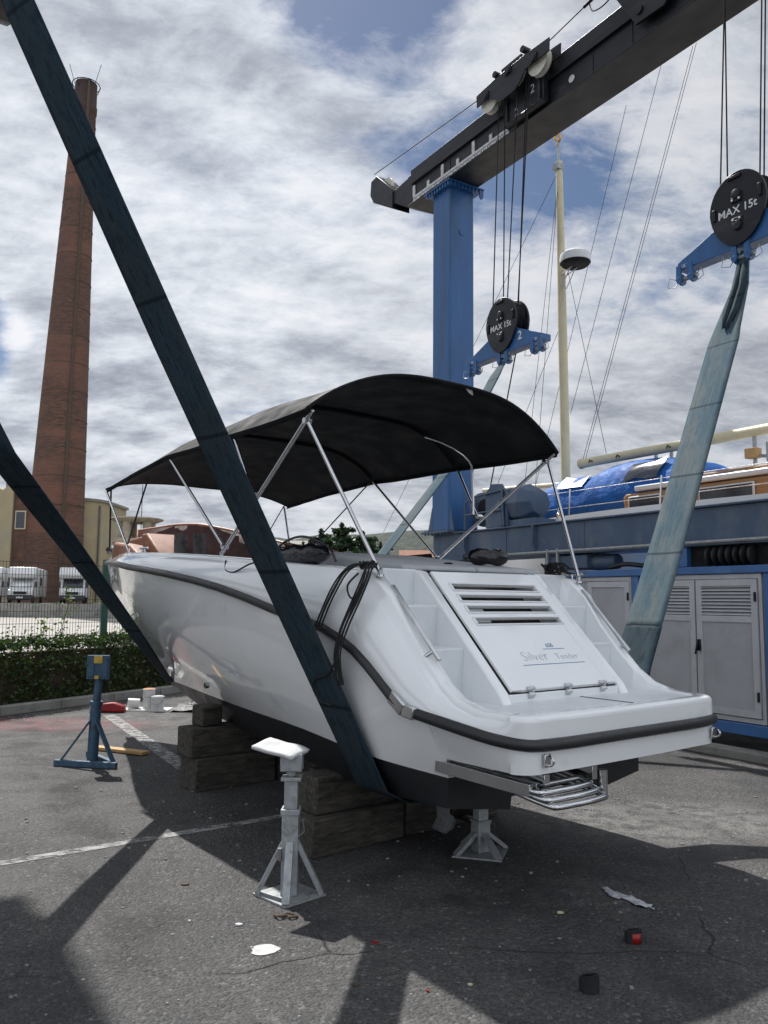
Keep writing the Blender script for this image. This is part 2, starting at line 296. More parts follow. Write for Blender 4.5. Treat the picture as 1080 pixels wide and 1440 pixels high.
M['yard'] = pbr('yard dirt', (.16, .145, .11), .95, 0, .2, .5)

# ------------------------------------------------------------------ mesh helpers
V = Vector
class Frame:
    def __init__(s, o, rz):
        s.o = V(o); s.rz = rz; s.m = Matrix.Translation(s.o) @ Matrix.Rotation(rz, 4, 'Z')
WORLD = Frame((0, 0, 0), 0)
BOAT = Frame((1.3877, 4.6636, 0), 0.670666)          # x = starboard, y = towards the bow
LIFT = Frame((0, 0, 0), R(31.85126))                 # x = away across the lift, y = along it
def BL(u, v, z): return V((v, u, z))                 # boat coordinates (along, across, up)
OFF = {}
class MB:
    def __init__(s): s.v = []; s.f = []; s.uv = []; s.sm = []
    def face(s, idx, uv=None, sm=False): s.f.append(idx); s.uv.append(uv); s.sm.append(sm)
    def box(s, a, b, Mx=None):
        x0, y0, z0 = a; x1, y1, z1 = b; n = len(s.v)
        for z in (z0, z1):
            for x, y in ((x0, y0), (x1, y0), (x1, y1), (x0, y1)):
                p = V((x, y, z)); s.v.append(Mx @ p if Mx else p)
        sg = (x1 - x0) * (y1 - y0) * (z1 - z0) > 0
        for q in ((0, 3, 2, 1), (4, 5, 6, 7), (0, 1, 5, 4), (1, 2, 6, 5), (2, 3, 7, 6), (3, 0, 4, 7)):
            q = q if sg else q[::-1]
            s.face([n + i for i in q])
        return s
    def bar(s, p, q, w_, h_, up=(0, 0, 1)):
        p, q = V(p), V(q); d = (q - p).normalized(); up = V(up)
        if abs(d.dot(up)) > .98: up = V((0, 1, 0))
        x = d.cross(up).normalized(); z = x.cross(d).normalized(); n = len(s.v)
        for c in (p, q):
            for i, j in ((-1, -1), (1, -1), (1, 1), (-1, 1)): s.v.append(c + x * (i * w_ / 2) + z * (j * h_ / 2))
        for f in ((0, 1, 2, 3), (7, 6, 5, 4), (0, 4, 5, 1), (1, 5, 6, 2), (2, 6, 7, 3), (3, 7, 4, 0)): s.face([n + i for i in f])
        return s
    def tube(s, pts, r, n=10, closed=False):
        pts = [V(p) for p in pts]; L = len(pts); rs = r if isinstance(r, (list, tuple)) else [r] * L
        prev = None; base = len(s.v)
        for i, p in enumerate(pts):
            if closed: d = pts[(i + 1) % L] - pts[i - 1]
            else: d = pts[min(i + 1, L - 1)] - pts[max(i - 1, 0)]
            d = d.normalized() if d.length > 1e-9 else V((0, 0, 1))
            if prev is None:
                a = V((0, 0, 1)) if abs(d.z) < .9 else V((1, 0, 0)); x = d.cross(a).normalized()
            else: x = (prev - d * prev.dot(d)).normalized()
            prev = x; y = d.cross(x)
            for k in range(n):
                t = 2 * math.pi * k / n; s.v.append(p + (x * math.cos(t) + y * math.sin(t)) * rs[i])
        for i in range(L if closed else L - 1):
            a = base + i * n; b = base + ((i + 1) % L) * n
            for k in range(n): s.face([a + k, a + (k + 1) % n, b + (k + 1) % n, b + k], None, True)
        if not closed:
            s.face([base + k for k in range(n)][::-1]); s.face([base + (L - 1) * n + k for k in range(n)])
        return s
    def lathe(s, c, prof, n=24, ax='z'):
        """prof: (radius, height) pairs"""
        base = len(s.v); c = V(c)
        for r_, h_ in prof:
            for k in range(n):
                t = 2 * math.pi * k / n; a, b = r_ * math.cos(t), r_ * math.sin(t)
                s.v.append(c + (V((a, b, h_)) if ax == 'z' else V((h_, a, b)) if ax == 'x' else V((b, h_, a))))
        for i in range(len(prof) - 1):
            for k in range(n): s.face([base + i * n + k, base + i * n + (k + 1) % n, base + (i + 1) * n + (k + 1) % n, base + (i + 1) * n + k], None, True)
        s.face([base + k for k in range(n)][::-1]); s.face([base + (len(prof) - 1) * n + k for k in range(n)])
        return s
    def prism(s, poly, a, b, ax='x'):
        """poly of 2D points extruded from a to b along axis; x: (y,z) y: (x,z) z: (x,y)"""
        n = len(poly); base = len(s.v)
        for h_ in (a, b):
            for p, q in poly: s.v.append(V((h_, p, q)) if ax == 'x' else V((p, h_, q)) if ax == 'y' else V((p, q, h_)))
        s.face([base + i for i in range(n)][::-1]); s.face([base + n + i for i in range(n)])
        for i in range(n): s.face([base + i, base + (i + 1) % n, base + n + (i + 1) % n, base + n + i])
        return s
    def grid(s, rows, uvs=None, closed=False, sm=True, flip=False):
        base = len(s.v); w_ = len(rows[0])
        for r_ in rows: s.v += [V(p) for p in r_]
        for i in range(len(rows) - 1):
            for j in range(w_ if closed else w_ - 1):
                q = [(i, j), (i, (j + 1) % w_), (i + 1, (j + 1) % w_), (i + 1, j)]
                if flip: q = q[::-1]
                s.face([base + a * w_ + b for a, b in q], [uvs[a][b] for a, b in q] if uvs else None, sm)
        return s
    def poly(s, pts, sm=False):
        base = len(s.v); s.v += [V(p) for p in pts]; s.face([base + i for i in range(len(pts))], None, sm); return s
    def mesh(s, name, mat, off=V((0, 0, 0)), sharp=35, recalc=True):
        me = bpy.data.meshes.new(name); me.from_pydata([tuple(p - off) for p in s.v], [], s.f); me.materials.append(mat)
        if any(s.uv):
            uvl = me.uv_layers.new(name='UVMap'); k = 0
            for f, uv in zip(s.f, s.uv):
                for i in range(len(f)): uvl.data[k].uv = uv[i] if uv else (0, 0); k += 1
        if recalc:
            import bmesh
            bm = bmesh.new(); bm.from_mesh(me); bmesh.ops.remove_doubles(bm, verts=bm.verts, dist=1e-5)
            bmesh.ops.recalc_face_normals(bm, faces=bm.faces); bm.to_mesh(me); bm.free()
        if any(s.sm) or sharp:
            me.polygons.foreach_set('use_smooth', [True] * len(me.polygons)); me.set_sharp_from_angle(angle=R(sharp))
        me.update(); return me
def top(o):
    while o.parent: o = o.parent
    return o
def mods(o, bevel=0, solid=0, sub=0, segs=2):
    if sub: md = o.modifiers.new('sub', 'SUBSURF'); md.levels = md.render_levels = sub
    if solid: md = o.modifiers.new('thick', 'SOLIDIFY'); md.thickness = solid; md.offset = 0
    if bevel: md = o.modifiers.new('bevel', 'BEVEL'); md.width = bevel; md.segments = segs; md.limit_method = 'ANGLE'; md.angle_limit = R(40); md.harden_normals = False
def meta(o, label=None, cat=None, group=None, kind=None):
    if label: o['label'] = label
    if cat: o['category'] = cat
    if group: o['group'] = group
    if kind: o['kind'] = kind
def thing(name, label, cat, fr=WORLD, org=(0, 0, 0), group=None):
    o = bpy.data.objects.new(name, None); col.objects.link(o); o.empty_display_size = .2
    o.location = fr.m @ V(org); o.rotation_euler = (0, 0, fr.rz); meta(o, label, cat, group); OFF[o.name] = V(org); return o
def part(mb, name, mat, parent, label=None, kind=None, bevel=0, solid=0, sub=0, sharp=35, recalc=True, segs=2):
    me = mb.mesh(name, M[mat] if isinstance(mat, str) else mat, OFF[top(parent).name], sharp, recalc)
    o = bpy.data.objects.new(name, me); col.objects.link(o); o.parent = parent; meta(o, label, None, None, kind); mods(o, bevel, solid, sub, segs); return o
def solo(mb, name, mat, label, cat, fr=WORLD, org=(0, 0, 0), group=None, kind=None, bevel=0, solid=0, sub=0, sharp=35, recalc=True):
    me = mb.mesh(name, M[mat] if isinstance(mat, str) else mat, V(org), sharp, recalc)
    o = bpy.data.objects.new(name, me); col.objects.link(o); o.location = fr.m @ V(org); o.rotation_euler = (0, 0, fr.rz)
    meta(o, label, cat, group, kind); mods(o, bevel, solid, sub); OFF[o.name] = V(org); return o
def struct(mb, name, mat, label=None): return solo(mb, name, mat, label, None, kind='structure')
def dup(o, parent=None):
    c = o.copy(); col.objects.link(c); c.parent = parent
    for ch in list(o.children): dup(ch, c)
    return c
def lettering(txt, size, mat, parent, Mx, name='lettering', ext=.002, bold=0, label=None):
    cu = bpy.data.curves.new('text', 'FONT'); cu.body = txt; cu.size = size; cu.align_x = 'CENTER'; cu.align_y = 'CENTER'; cu.extrude = ext; cu.offset = bold
    t = bpy.data.objects.new('text', cu); col.objects.link(t); dg = bpy.context.evaluated_depsgraph_get(); dg.update()
    me = bpy.data.meshes.new_from_object(t.evaluated_get(dg)); bpy.data.objects.remove(t)
    me.transform(Matrix.Translation(-OFF[top(parent).name]) @ Mx); me.materials.clear(); me.materials.append(M[mat]); me.name = name
    o = bpy.data.objects.new(name, me); col.objects.link(o); o.parent = parent; meta(o, label); return o
def axes(o, x, y):
    x = V(x).normalized(); y = V(y); y = (y - x * y.dot(x)).normalized(); z = x.cross(y)
    m_ = Matrix((x, y, z)).transposed().to_4x4(); m_.translation = V(o); return m_
def interp(x, tab):
    if x <= tab[0][0]: return tab[0][1]
    for (a, b), (c, d) in zip(tab, tab[1:]):
        if x <= c: return b + (d - b) * (x - a) / (c - a)
    return tab[-1][1]
def sinterp(x, tab):
    """smooth (Catmull) interpolation"""
    n = len(tab)
    if x <= tab[0][0]: return tab[0][1]
    if x >= tab[-1][0]: return tab[-1][1]
    i = next(k for k in range(n - 1) if x <= tab[k + 1][0])
    x0, y0 = tab[i]; x1, y1 = tab[i + 1]
    def sl(k):
        if k <= 0: return (tab[1][1] - tab[0][1]) / (tab[1][0] - tab[0][0])
        if k >= n - 1: return (tab[-1][1] - tab[-2][1]) / (tab[-1][0] - tab[-2][0])
        return (tab[k + 1][1] - tab[k - 1][1]) / (tab[k + 1][0] - tab[k - 1][0])
    h_ = x1 - x0; t = (x - x0) / h_
    return (2*t**3-3*t*t+1)*y0 + (t**3-2*t*t+t)*h_*sl(i) + (-2*t**3+3*t*t)*y1 + (t**3-t*t)*h_*sl(i+1)
def cat_path(pts, k=8):
    """smooth curve through 3D points"""
    pts = [V(p) for p in pts]; out = []
    for i in range(len(pts) - 1):
        p0, p1, p2, p3 = pts[max(i - 1, 0)], pts[i], pts[i + 1], pts[min(i + 2, len(pts) - 1)]
        for j in range(k):
            t = j / k
            out.append(.5 * ((2 * p1) + (p2 - p0) * t + (2 * p0 - 5 * p1 + 4 * p2 - p3) * t * t + (3 * p1 - p0 - 3 * p2 + p3) * t ** 3))
    out.append(pts[-1]); return out

# ================================================================== ground
b = MB(); b.poly([(-900, -60, 0), (900, -60, 0), (900, 1500, 0), (-900, 1500, 0)]); struct(b, 'ground', 'asphalt', 'grey weathered asphalt of the boatyard')
def line(name, p, q, wd, lab, z=.004):
    p, q = V((*p, z)), V((*q, z)); d = (q - p).normalized(); s_ = V((-d.y, d.x, 0)) * wd / 2
    b = MB(); N_ = max(2, int((q - p).length / .2)); rows = [[p.lerp(q, i / N_) + s_, p.lerp(q, i / N_) - s_] for i in range(N_ + 1)]; b.grid(rows, sm=False); struct(b, name, 'roadpaint', lab)
line('parking_line', (-3.6, 4.22), (.6, 7.34), .095, 'worn white painted line crossing the asphalt')
line('parking_line', (-3.75, 11.6), (-1.45, 7.3), .17, 'worn white painted line running from kerb to timber')
b = MB(); n = 26; b.poly([(-.53 + .058 * (1 + .12 * math.sin(3 * t + 1) + .08 * math.sin(7 * t)) * math.cos(t) * 1.1, 3.99 + .06 * (1 + .1 * math.sin(2 * t)) * math.sin(t), .004) for t in [2 * math.pi * i / n for i in range(n)]])
solo(b, 'paint_splash', 'splash', 'white spot of spilled paint on the sunlit asphalt near the front jack stand', 'paint spot')
# kerb line and what lies beyond it
KO = V((-5.132, 11.357, 0)); KD = V((1.654, 2.974, 0)).normalized(); KN = V((-KD.y, KD.x, 0))   # KN points away, to the left
def K(t, n_, z=0): return KO + KD * t + KN * n_ + V((0, 0, z))
KF = Frame(KO, math.atan2(KN.y, KN.x))               # x = beyond the kerb, y = minus along it
def kf(t, n_, z): return V((n_, t * (1 if V((0, 1, 0)).dot(KD) > 0 else 1), z))
KF = Frame(KO, math.atan2(KD.y, KD.x) - math.pi / 2) # y = along kerb, x = to the right (towards the boat)
def kk(t, n_, z): return V((-n_, t, z))
b = MB()
for i in range(-6, 12): b.box(kk(i * 1.0 + .006, 0, 0), kk(i * 1.0 + .994, .16, .13))
solo(b, 'kerb', 'concrete', 'low grey concrete kerb in front of the hedge', 'kerb', KF, (0, 0, 0), bevel=.012)
b = MB(); b.poly([K(-12, .17, .012), K(26, .17, .012), K(26, 3.0, .012), K(-12, 3.0, .012)]); struct(b, 'flower_bed_soil', 'yard')
b = MB(); b.poly([(-160, 19, .008), (60, 19, .008), (60, 65.9, .008), (-160, 65.9, .008)]); struct(b, 'road', 'dirtroad', 'pale dusty road beyond the fence')
b = MB(); b.box((-160, 66, -.2), (60, 66.4, 1.12)); solo(b, 'retaining_wall', 'concrete', 'low weathered concrete wall below the parked motorhomes', 'wall', WORLD, (-40, 66, 0))
b = MB(); b.poly([(-200, 66.4, 1.1), (200, 66.4, 1.1), (200, 420, 1.1), (-200, 420, 1.1)]); struct(b, 'terrace', 'yard', 'raised yard behind the low wall')
# hills
b = MB(); rows = []
for j in range(14):
    fr_ = j / 13; d = 330 + 330 * fr_; row = []
    for i in range(121):
        a = R(-62 + 124 * i / 120); prof = math.sin(min(1, fr_ * 1.25) * math.pi / 2)
        ridge = 52 + 4 * math.sin(a * 5 + 1.4) + 4 * math.sin(a * 13) - 10 * max(0, math.sin(a * 1.6 - .3)) + 3 * mnoise.noise((a * 22, 3, 0))
        z = prof * ridge * (d / 560) * .84 + 2.0 * mnoise.noise((a * 60, fr_ * 9, 1)) + 1.2 * mnoise.noise((a * 170, fr_ * 30, 1))
        row.append((d * math.sin(a), d * math.cos(a), max(-.5, z) if j else -1))
    rows.append(row)
b.grid(rows); struct(b, 'hills', 'hill', 'low wooded hills on the horizon')

# ================================================================== the boat
boat = thing('motor_boat', 'white open motor boat with brown seats and black bottom paint standing on timber blocks', 'boat', BOAT, (0, 3.4, 0))
Ws = [(0, .80), (.12, .90), (.3, .96), (.72, 1.045), (1.2, 1.10), (2, 1.18), (3, 1.20), (4, 1.175), (4.5, 1.13), (5, 1.045), (5.8, .80), (6.5, .55), (7.1, .36), (7.6, .20), (7.88, .09), (8, 0)]
Zs = [(0, .895), (.12, .90), (.36, .945), (.72, 1.02), (.93, 1.18), (1.11, 1.31), (1.4, 1.435), (1.79, 1.516), (2.4, 1.648), (3.06, 1.746), (3.84, 1.828), (4.54, 1.884), (5.1, 1.93), (8, 2.06)]
Gz = [(0, 1.04), (.3, 1.045), (.42, 1.07), (.6, 1.19), (.85, 1.46), (1.08, 1.735), (1.3, 1.79), (1.8, 1.835), (2.62, 1.904), (3.35, 1.958), (4.13, 2.0), (4.92, 2.036), (6.5, 2.10), (8, 2.19)]
Wg = [(0, .79), (.12, .875), (.3, .92), (.6, .925), (.85, .935), (1.1, .975), (2, 1.09), (3, 1.12), (4, 1.10), (4.5, 1.05), (5, .965), (5.8, .725), (6.5, .48), (7.1, .295), (7.6, .145), (7.85, .05), (7.95, 0)]
Vb = [(.57, .86), (1.12, .95), (2, .88), (3, .74), (4, .50), (5, .25), (5.7, .09), (6.15, 0)]
Zb = [(.57, .655), (1.12, .695), (2, .745), (3, .755), (4, .735), (5, .715), (6.15, .70)]
Vc = [(.57, .86), (1.2, .80), (2, .70), (3, .55), (4, .36), (5, .14), (5.7, 0)]
Zc = [(.57, .495), (1.2, .46), (2, .465), (3, .485), (4, .505), (5, .54), (5.7, .58)]
def T(tab, x): return sinterp(x, tab)
us_ = [.12, .2, .3, .45, .57, .57001, .72, .85, 1.0, 1.15, 1.3, 1.5, 1.75, 2, 2.4, 2.8, 3.2, 3.6, 4, 4.4, 4.8, 5.2, 5.6, 6, 6.3, 6.6, 6.9, 7.15, 7.4, 7.6, 7.75, 7.88, 7.96, 8]
def lowpt(u):
    if u <= .57: return (u, min(.868, max(.0, T(Ws, u) - .03)), .755)
    ub = u if u <= 3 else 3 + (u - 3) * .63
    return (ub, T(Vb, ub), T(Zb, ub))
def whitecol(u, s):
    l = lowpt(u); h_ = (u, T(Ws, u), T(Zs, u)); out = []
    k = .10 * min(1, max(0, (u - .5) / 2.5)); ku = .17 * max(0, min(1, (u - 3) / 4))
    for i in range(11):
        t = i / 10; q = math.sin(math.pi * t)
        vv = (l[1] + (h_[1] - l[1]) * t); vv = vv + k * q if u < 7.99 else 0
        vv *= 1 if u < 6.8 else 1
        out.append(BL(l[0] + (h_[0] - l[0]) * t + ku * q, s * max(0, vv if u < 7.6 else vv * (8 - u) / .4 * 1.0 if False else vv), l[2] + (h_[2] - l[2]) * t))
    return out
def cornercols(s, k=6):
    out = []
    for i in range(k + 1):
        a = math.pi / 2 * i / k; out.append((.12 - .12 * math.sin(a), .78 + .12 * math.cos(a)))
    return [(u, v * s) for u, v in out][1:]
def ring(fs, fc):
    """columns from the bow down port side, round the stern, up starboard side"""
    port = [fs(u, -1) for u in us_[::-1]]; star = [fs(u, 1) for u in us_]
    pc = [fc(u, v) for u, v in cornercols(-1)]; scn = [fc(u, v) for u, v in cornercols(1)][::-1]
    mid = [fc(-.012 * math.cos(v * 2), v) for v in (-.5, -.25, 0, .25, .5)]
    return port + pc + mid + scn + star
b = MB(); b.grid(ring(whitecol, lambda u, v: [BL(u + .006 * (1 - t / 10), v * (.985 + .0015 * t), .755 + (.895 - .755) * t / 10) for t in range(11)]))
b.poly([BL(.57, v, z) for v, z in ((-.86, .655), (.86, .655), (.86, .757), (-.86, .757))])
b.poly([BL(u, v, .756) for u, v in [(.57, -.862), (.3, -.862), (.13, -.85), (.02, -.77), (.01, 0), (.02, .77), (.13, .85), (.3, .862), (.57, .862)]])
hull = part(b, 'hull', 'gel', boat, 'white glossy hull side', sharp=38, recalc=True)
# bottom
b = MB(); rows = []
for u in [.57, .75, .95, 1.2, 1.5, 1.8, 2.2, 2.6, 3, 3.4, 3.8, 4.2, 4.6, 5, 5.3, 5.6, 5.8, 6.0, 6.15]:
    uc = .57 + (u - .57) * (5.7 - .57) / (6.15 - .57); zk = interp(uc, [(.57, .42), (2, .375), (4, .40), (5, .47), (5.7, .58)])
    tn = max(0, 1 - (u - .57) / 1.0); zt = zk + .11 * tn; vt = .36
    half = [(uc, 0, zt), (uc, min(vt, T(Vc, uc) * .42), zt + .002), (uc, min(vt + .02, T(Vc, uc) * .46), zk + .004), (uc, T(Vc, uc), T(Zc, uc)), (u - (u - uc) * .4, T(Vc, uc) * .45 + T(Vb, u) * .55, (T(Zc, uc) + T(Zb, u)) / 2), (u, T(Vb, u), T(Zb, u))]
    rows.append([BL(a, -v_, z) for a, v_, z in half[::-1]] + [BL(a, v_, z) for a, v_, z in half[1:]])
b.grid(rows); b.poly(rows[0]); part(b, 'bottom', 'antifoul', boat, 'matt black painted hull bottom', sharp=30)
# topsides above the rubbing strake
def topcol(u, s):
    w0, z0, w1, z1 = T(Ws, u), T(Zs, u), T(Wg, u), T(Gz, u); out = []
    bul = .045 * min(1, max(0, (z1 - z0) / .35))
    if u > 7.9: w1 = 0; bul = 0
    for i in range(8):
        t = i / 8; out.append(BL(u - (.05 * t if u > 7.5 else 0), s * (w0 + (w1 - w0) * t ** 1.3 + bul * math.sin(math.pi * t) ** .8), z0 + (z1 - .02 - z0) * t))
    ug = u - (.05 if u > 7.5 else 0)
    r_ = min(.03, w1 * .5)
    for a in (0, 30, 60, 90): out.append(BL(ug, s * max(0, w1 - r_ + r_ * math.cos(R(a))), z1 - .03 + .03 * math.sin(R(a))))
    inn = .055 if u < 1.1 else min(.055 + (u - 1.1) * .5, .15)
    wi = max(0, w1 - r_ - inn); zi = 1.03 if u < 1.05 else 1.5 if u > 1.3 else 1.03 + (u - 1.05) * 1.9
    out.append(BL(ug, s * wi, z1)); out.append(BL(ug, s * max(0, wi - .012), z1 - .012)); out.append(BL(ug, s * max(0, wi - .03), min(zi, z1 - .013)))
    return out
def topcorner(u, v):
    s = -1 if v < 0 else 1; a = abs(v); z0, z1 = .895, 1.04; out = []
    du = .12 - u if a > .78 else .12
    def P(ins, z):
        f = (1 - ins / .9); return BL(u + ins * (1 if u < .11 else .7), v * f, z)
    for i in range(8): out.append(P(0, z0 + (z1 - .02 - z0) * i / 8))
    for q in (0, 30, 60, 90): out.append(P(.03 * (1 - math.cos(R(q))), z1 - .03 + .03 * math.sin(R(q))))
    out.append(P(.07, z1)); out.append(P(.08, z1 - .008)); out.append(P(.10, z1 - .012)); return out
b = MB(); b.grid(ring(topcol, topcorner)); part(b, 'topsides', 'gel', boat, sharp=42)
# bathing platform, steps, decks
b = MB()
b.poly([BL(u, v, 1.034) for u, v in [(.06, -.76), (.14, -.82), (.4, -.845), (.80, -.86), (.80, .86), (.4, .845), (.14, .82), (.06, .76), (.055, 0)]])
part(b, 'bathing_platform', 'gel_in', boat)
b = MB(); b.bar(BL(.08, .12, 1.036), BL(.46, .12, 1.036), .006, .003); part(b, 'platform_seam', 'dark', boat)
for s in (-1, 1):
    b = MB()
    pr = [(.50, 1.02), (.76, 1.03), (.745, 1.33), (.985, 1.335), (.97, 1.575), (1.20, 1.58), (1.19, 1.80), (1.32, 1.80), (1.32, 1.0), (.50, 1.0)]
    b.prism(pr, min(s * .56, s * .90), max(s * .56, s * .90), 'x'); part(b, 'steps', 'gel_in', boat, bevel=.018, segs=3)
    b = MB(); pr = [(.42, 1.02), (.46, 1.09), (1.15, 1.785), (1.22, 1.80), (1.34, 1.80), (1.34, 1.0), (.44, 1.0)]
    b.prism(pr, min(s * .50, s * .575), max(s * .50, s * .575), 'x'); part(b, 'hatch_surround', 'gel', boat, bevel=.014, segs=3)
b = MB(); pts_l = [BL(u, -(T(Wg, u) - .09), T(Gz, u) - .006) for u in (1.2, 1.5, 2.0, 2.6)]; pts_r = [BL(u, (T(Wg, u) - .09), T(Gz, u) - .006) for u in (1.2, 1.5, 2.0, 2.6)]
b.grid([[l, l.lerp(r, .25), l.lerp(r, .75), r] for l, r in zip(pts_l, pts_r)]); part(b, 'aft_deck', 'gel_in', boat)
b = MB(); prf = [(1.20, 1.795), (1.22, 1.83), (1.85, 1.90), (2.62, 1.985), (2.68, 1.97), (2.68, 1.8)]
for a, c in ((-.66, .0), (.004, .66)):
    b.prism(prf, a, c, 'x')
part(b, 'sunpad', 'cushion', boat, bevel=.02, segs=3)
b = MB(); b.lathe(BL(1.5, .0, 1.862), [(.03, 0), (.035, .004), (.02, .01)], 12); part(b, 'deck_plate', 'dark', boat)
# hatch with four slots
HX = axes(BL(.465, 0, 1.0945), (1, 0, 0), (0, .709, .705)); HL = .969
def hb(b, x0, x1, y0, y1, z0=-.004, z1=.016): b.box((x0, y0, z0), (x1, y1, z1), HX)
slots = [(.800, .852), (.703, .753), (.606, .656), (.505, .555)]
b = MB(); ys = [0] + [y for s_ in slots[::-1] for y in s_] + [HL]
for i in range(0, len(ys), 2): hb(b, -.39, .39, ys[i], ys[i + 1])
hb(b, -.485, -.39, 0, HL); hb(b, .39, .485, 0, HL)
hatch = part(b, 'engine_hatch', 'gel', boat, 'sloping white engine hatch with four slots', bevel=.004)
b = MB()
for y0, y1 in slots:
    for q in ((-.405, .405, y1, y1 + .012), (-.405, .405, y0 - .010, y0), (-.407, -.391, y0, y1), (.391, .407, y0, y1)): hb(b, q[0], q[1], q[2], q[3], .012, .026)
part(b, 'slot_rim', 'gel', hatch, bevel=.004)
b = MB(); hb(b, -.45, .45, .44, .93, -.16, -.15); part(b, 'slot_shade_sheet', 'dark', boat)  # near-black sheet stands in for the shade inside the slots
b = MB()
for y0, y1 in slots[1:]: hb(b, -.34, -.12, y0 + .01, y1 - .02, -.09, -.085)
part(b, 'engine_cover', 'gel_in', boat)
b = MB(); hb(b, -.48, .48, -.012, .0, -.02, -.008); part(b, 'hatch_gap', 'dark', boat)
Lx = lambda x, y: HX @ Matrix.Translation((x, y, .0172))
lettering('Silver', .105, 'logogrey', hatch, Lx(-.10, .235), 'lettering', .0006, -.0035)
lettering('Tender', .072, 'logogrey', hatch, Lx(.19, .225), 'lettering', .0006, -.0025)
lettering('650', .045, 'logo', hatch, Lx(.10, .318), 'lettering', .0006, 0)
b = MB(); hb(b, -.25, .32, .170, .1745, .016, .0175); hb(b, .02, .22, .288, .292, .016, .0175); part(b, 'logo_line', 'logo', hatch)
b = MB(); b.box(BL(.455, -.498, 1.03), BL(.52, .498, 1.082)); part(b, 'hatch_sill', 'gel', boat, bevel=.006)
for x in (-.33, 0, .33):
    b = MB(); hb(b, x - .028, x + .028, -.012, .014, .018, .028); hb(b, x - .022, x + .022, -.040, -.012, -.02, .012)
    b.tube([HX @ V((x - .03, -.002, .026)), HX @ V((x + .03, -.002, .026))], .007, 8)
    part(b, 'hinge', 'steel', boat, bevel=.002)
# handrails on the stern wings
for s in (-1, 1):
    b = MB(); p, q = BL(1.03, s * .885, 1.69), BL(.63, s * .872, 1.275); b.bar(p, q, .026, .020, (0, -.7, .7)); rail = part(b, 'handrail', 'steel', boat, bevel=.004)
    for t in (.12, .88):
        b = MB(); c = p.lerp(q, t); b.tube([c, c + V((s * .035, .035, -.035))], .011, 10); part(b, 'rail_foot', 'steel', rail)
# rubbing strake
path = [BL(u + 0, -(T(Ws, u) + .012), T(Zs, u)) for u in [8, 7.96, 7.88, 7.7, 7.5, 7.2, 6.9, 6.5, 6, 5.5, 5, 4.5, 4, 3.5, 3, 2.6, 2.2, 1.9, 1.65, 1.4, 1.25, 1.11, 1.0, .93, .86, .79, .74]]
path[0] = BL(8.02, 0, T(Zs, 8))
for s in (-1, 1):
    b = MB(); b.tube([V((p.x * -s, p.y, p.z)) for p in path], .028, 10); part(b, 'rubbing_strake', 'rubber', boat, sharp=60)
sp = [(.70, 1.045, 1.012), (.55, 1.018, .985), (.36, .985, .953), (.2, .945, .925), (.10, .905, .91), (.035, .86, .902), (0, .79, .897)]
st = [BL(u, -v, z) for u, v, z in sp] + [BL(-.02, v, .895) for v in (-.6, -.3, 0, .3, .6)] + [BL(u, v, z) for u, v, z in sp[::-1]]
b = MB(); b.tube(cat_path(st, 4), .031, 10); part(b, 'stern_strake', 'rubber', boat, sharp=60)
for s in (-1, 1):
    b = MB(); b.bar(BL(.80, s * 1.06, 1.085), BL(.70, s * 1.05, 1.015), .07, .075, (0, -.6, .8)); b.bar(BL(.71, s * 1.05, 1.018), BL(.63, s * 1.035, 1.0), .068, .07); part(b, 'strake_bracket', 'steel', boat, bevel=.008)
# stern eyes
for v in (-.74, .79):
    b = MB(); b.box(BL(-.022, v - .022, .79), BL(-.008, v + .022, .855)); ey = part(b, 'towing_eye', 'steel', boat, bevel=.003)
    b = MB(); b.tube([BL(-.022 - .035 * math.sin(a), v + .0, .822 - .024 * math.cos(a)) for a in [math.pi * i / 8 for i in range(9)]], .0055, 8); part(b, 'ring', 'steel', ey)
# folding ladder under the platform
b = MB()
for dz in (0, .05): b.bar(BL(.62, -.90 + dz, .72), BL(.04, -.80 + dz, .675), .03, .062)
b.box(BL(.02, -.72, .675), BL(.30, -.68, .745)); b.box(BL(.02, -.34, .675), BL(.30, -.30, .745)); b.box(BL(.10, -.72, .73), BL(.5, -.28, .74))
lad = part(b, 'ladder_bracket', 'steel', boat, bevel=.002)
b = MB()
for i, (dz, du, dv) in enumerate(((.062, .0, .0), (.03, -.03, .02), (0, -.06, .04))):
    o_ = BL(-.01 + du, -.14, .60 + dz)
    y0, y1, x0, x1 = -.02 + du, .28, -.80 + dv, -.38 + dv
    b.tube(cat_path([BL(y1, x0, .655 + dz), BL(y0 + .06, x0, .615 + dz), BL(y0, x0 + .06, .61 + dz), BL(y0, x1 - .06, .61 + dz), BL(y0 + .06, x1, .615 + dz), BL(y1, x1, .655 + dz)], 5), .0155, 8)
    b.tube([BL(y0 + .10, x0, .62 + dz), BL(y0 + .10, x1, .62 + dz)], .015, 8)
part(b, 'boarding_ladder', 'steel', boat, sharp=60)
b = MB(); b.tube([BL(.02, -.26, .72), BL(.02, -.26, .60)], .028, 12); part(b, 'ladder_hinge', 'steel', boat)
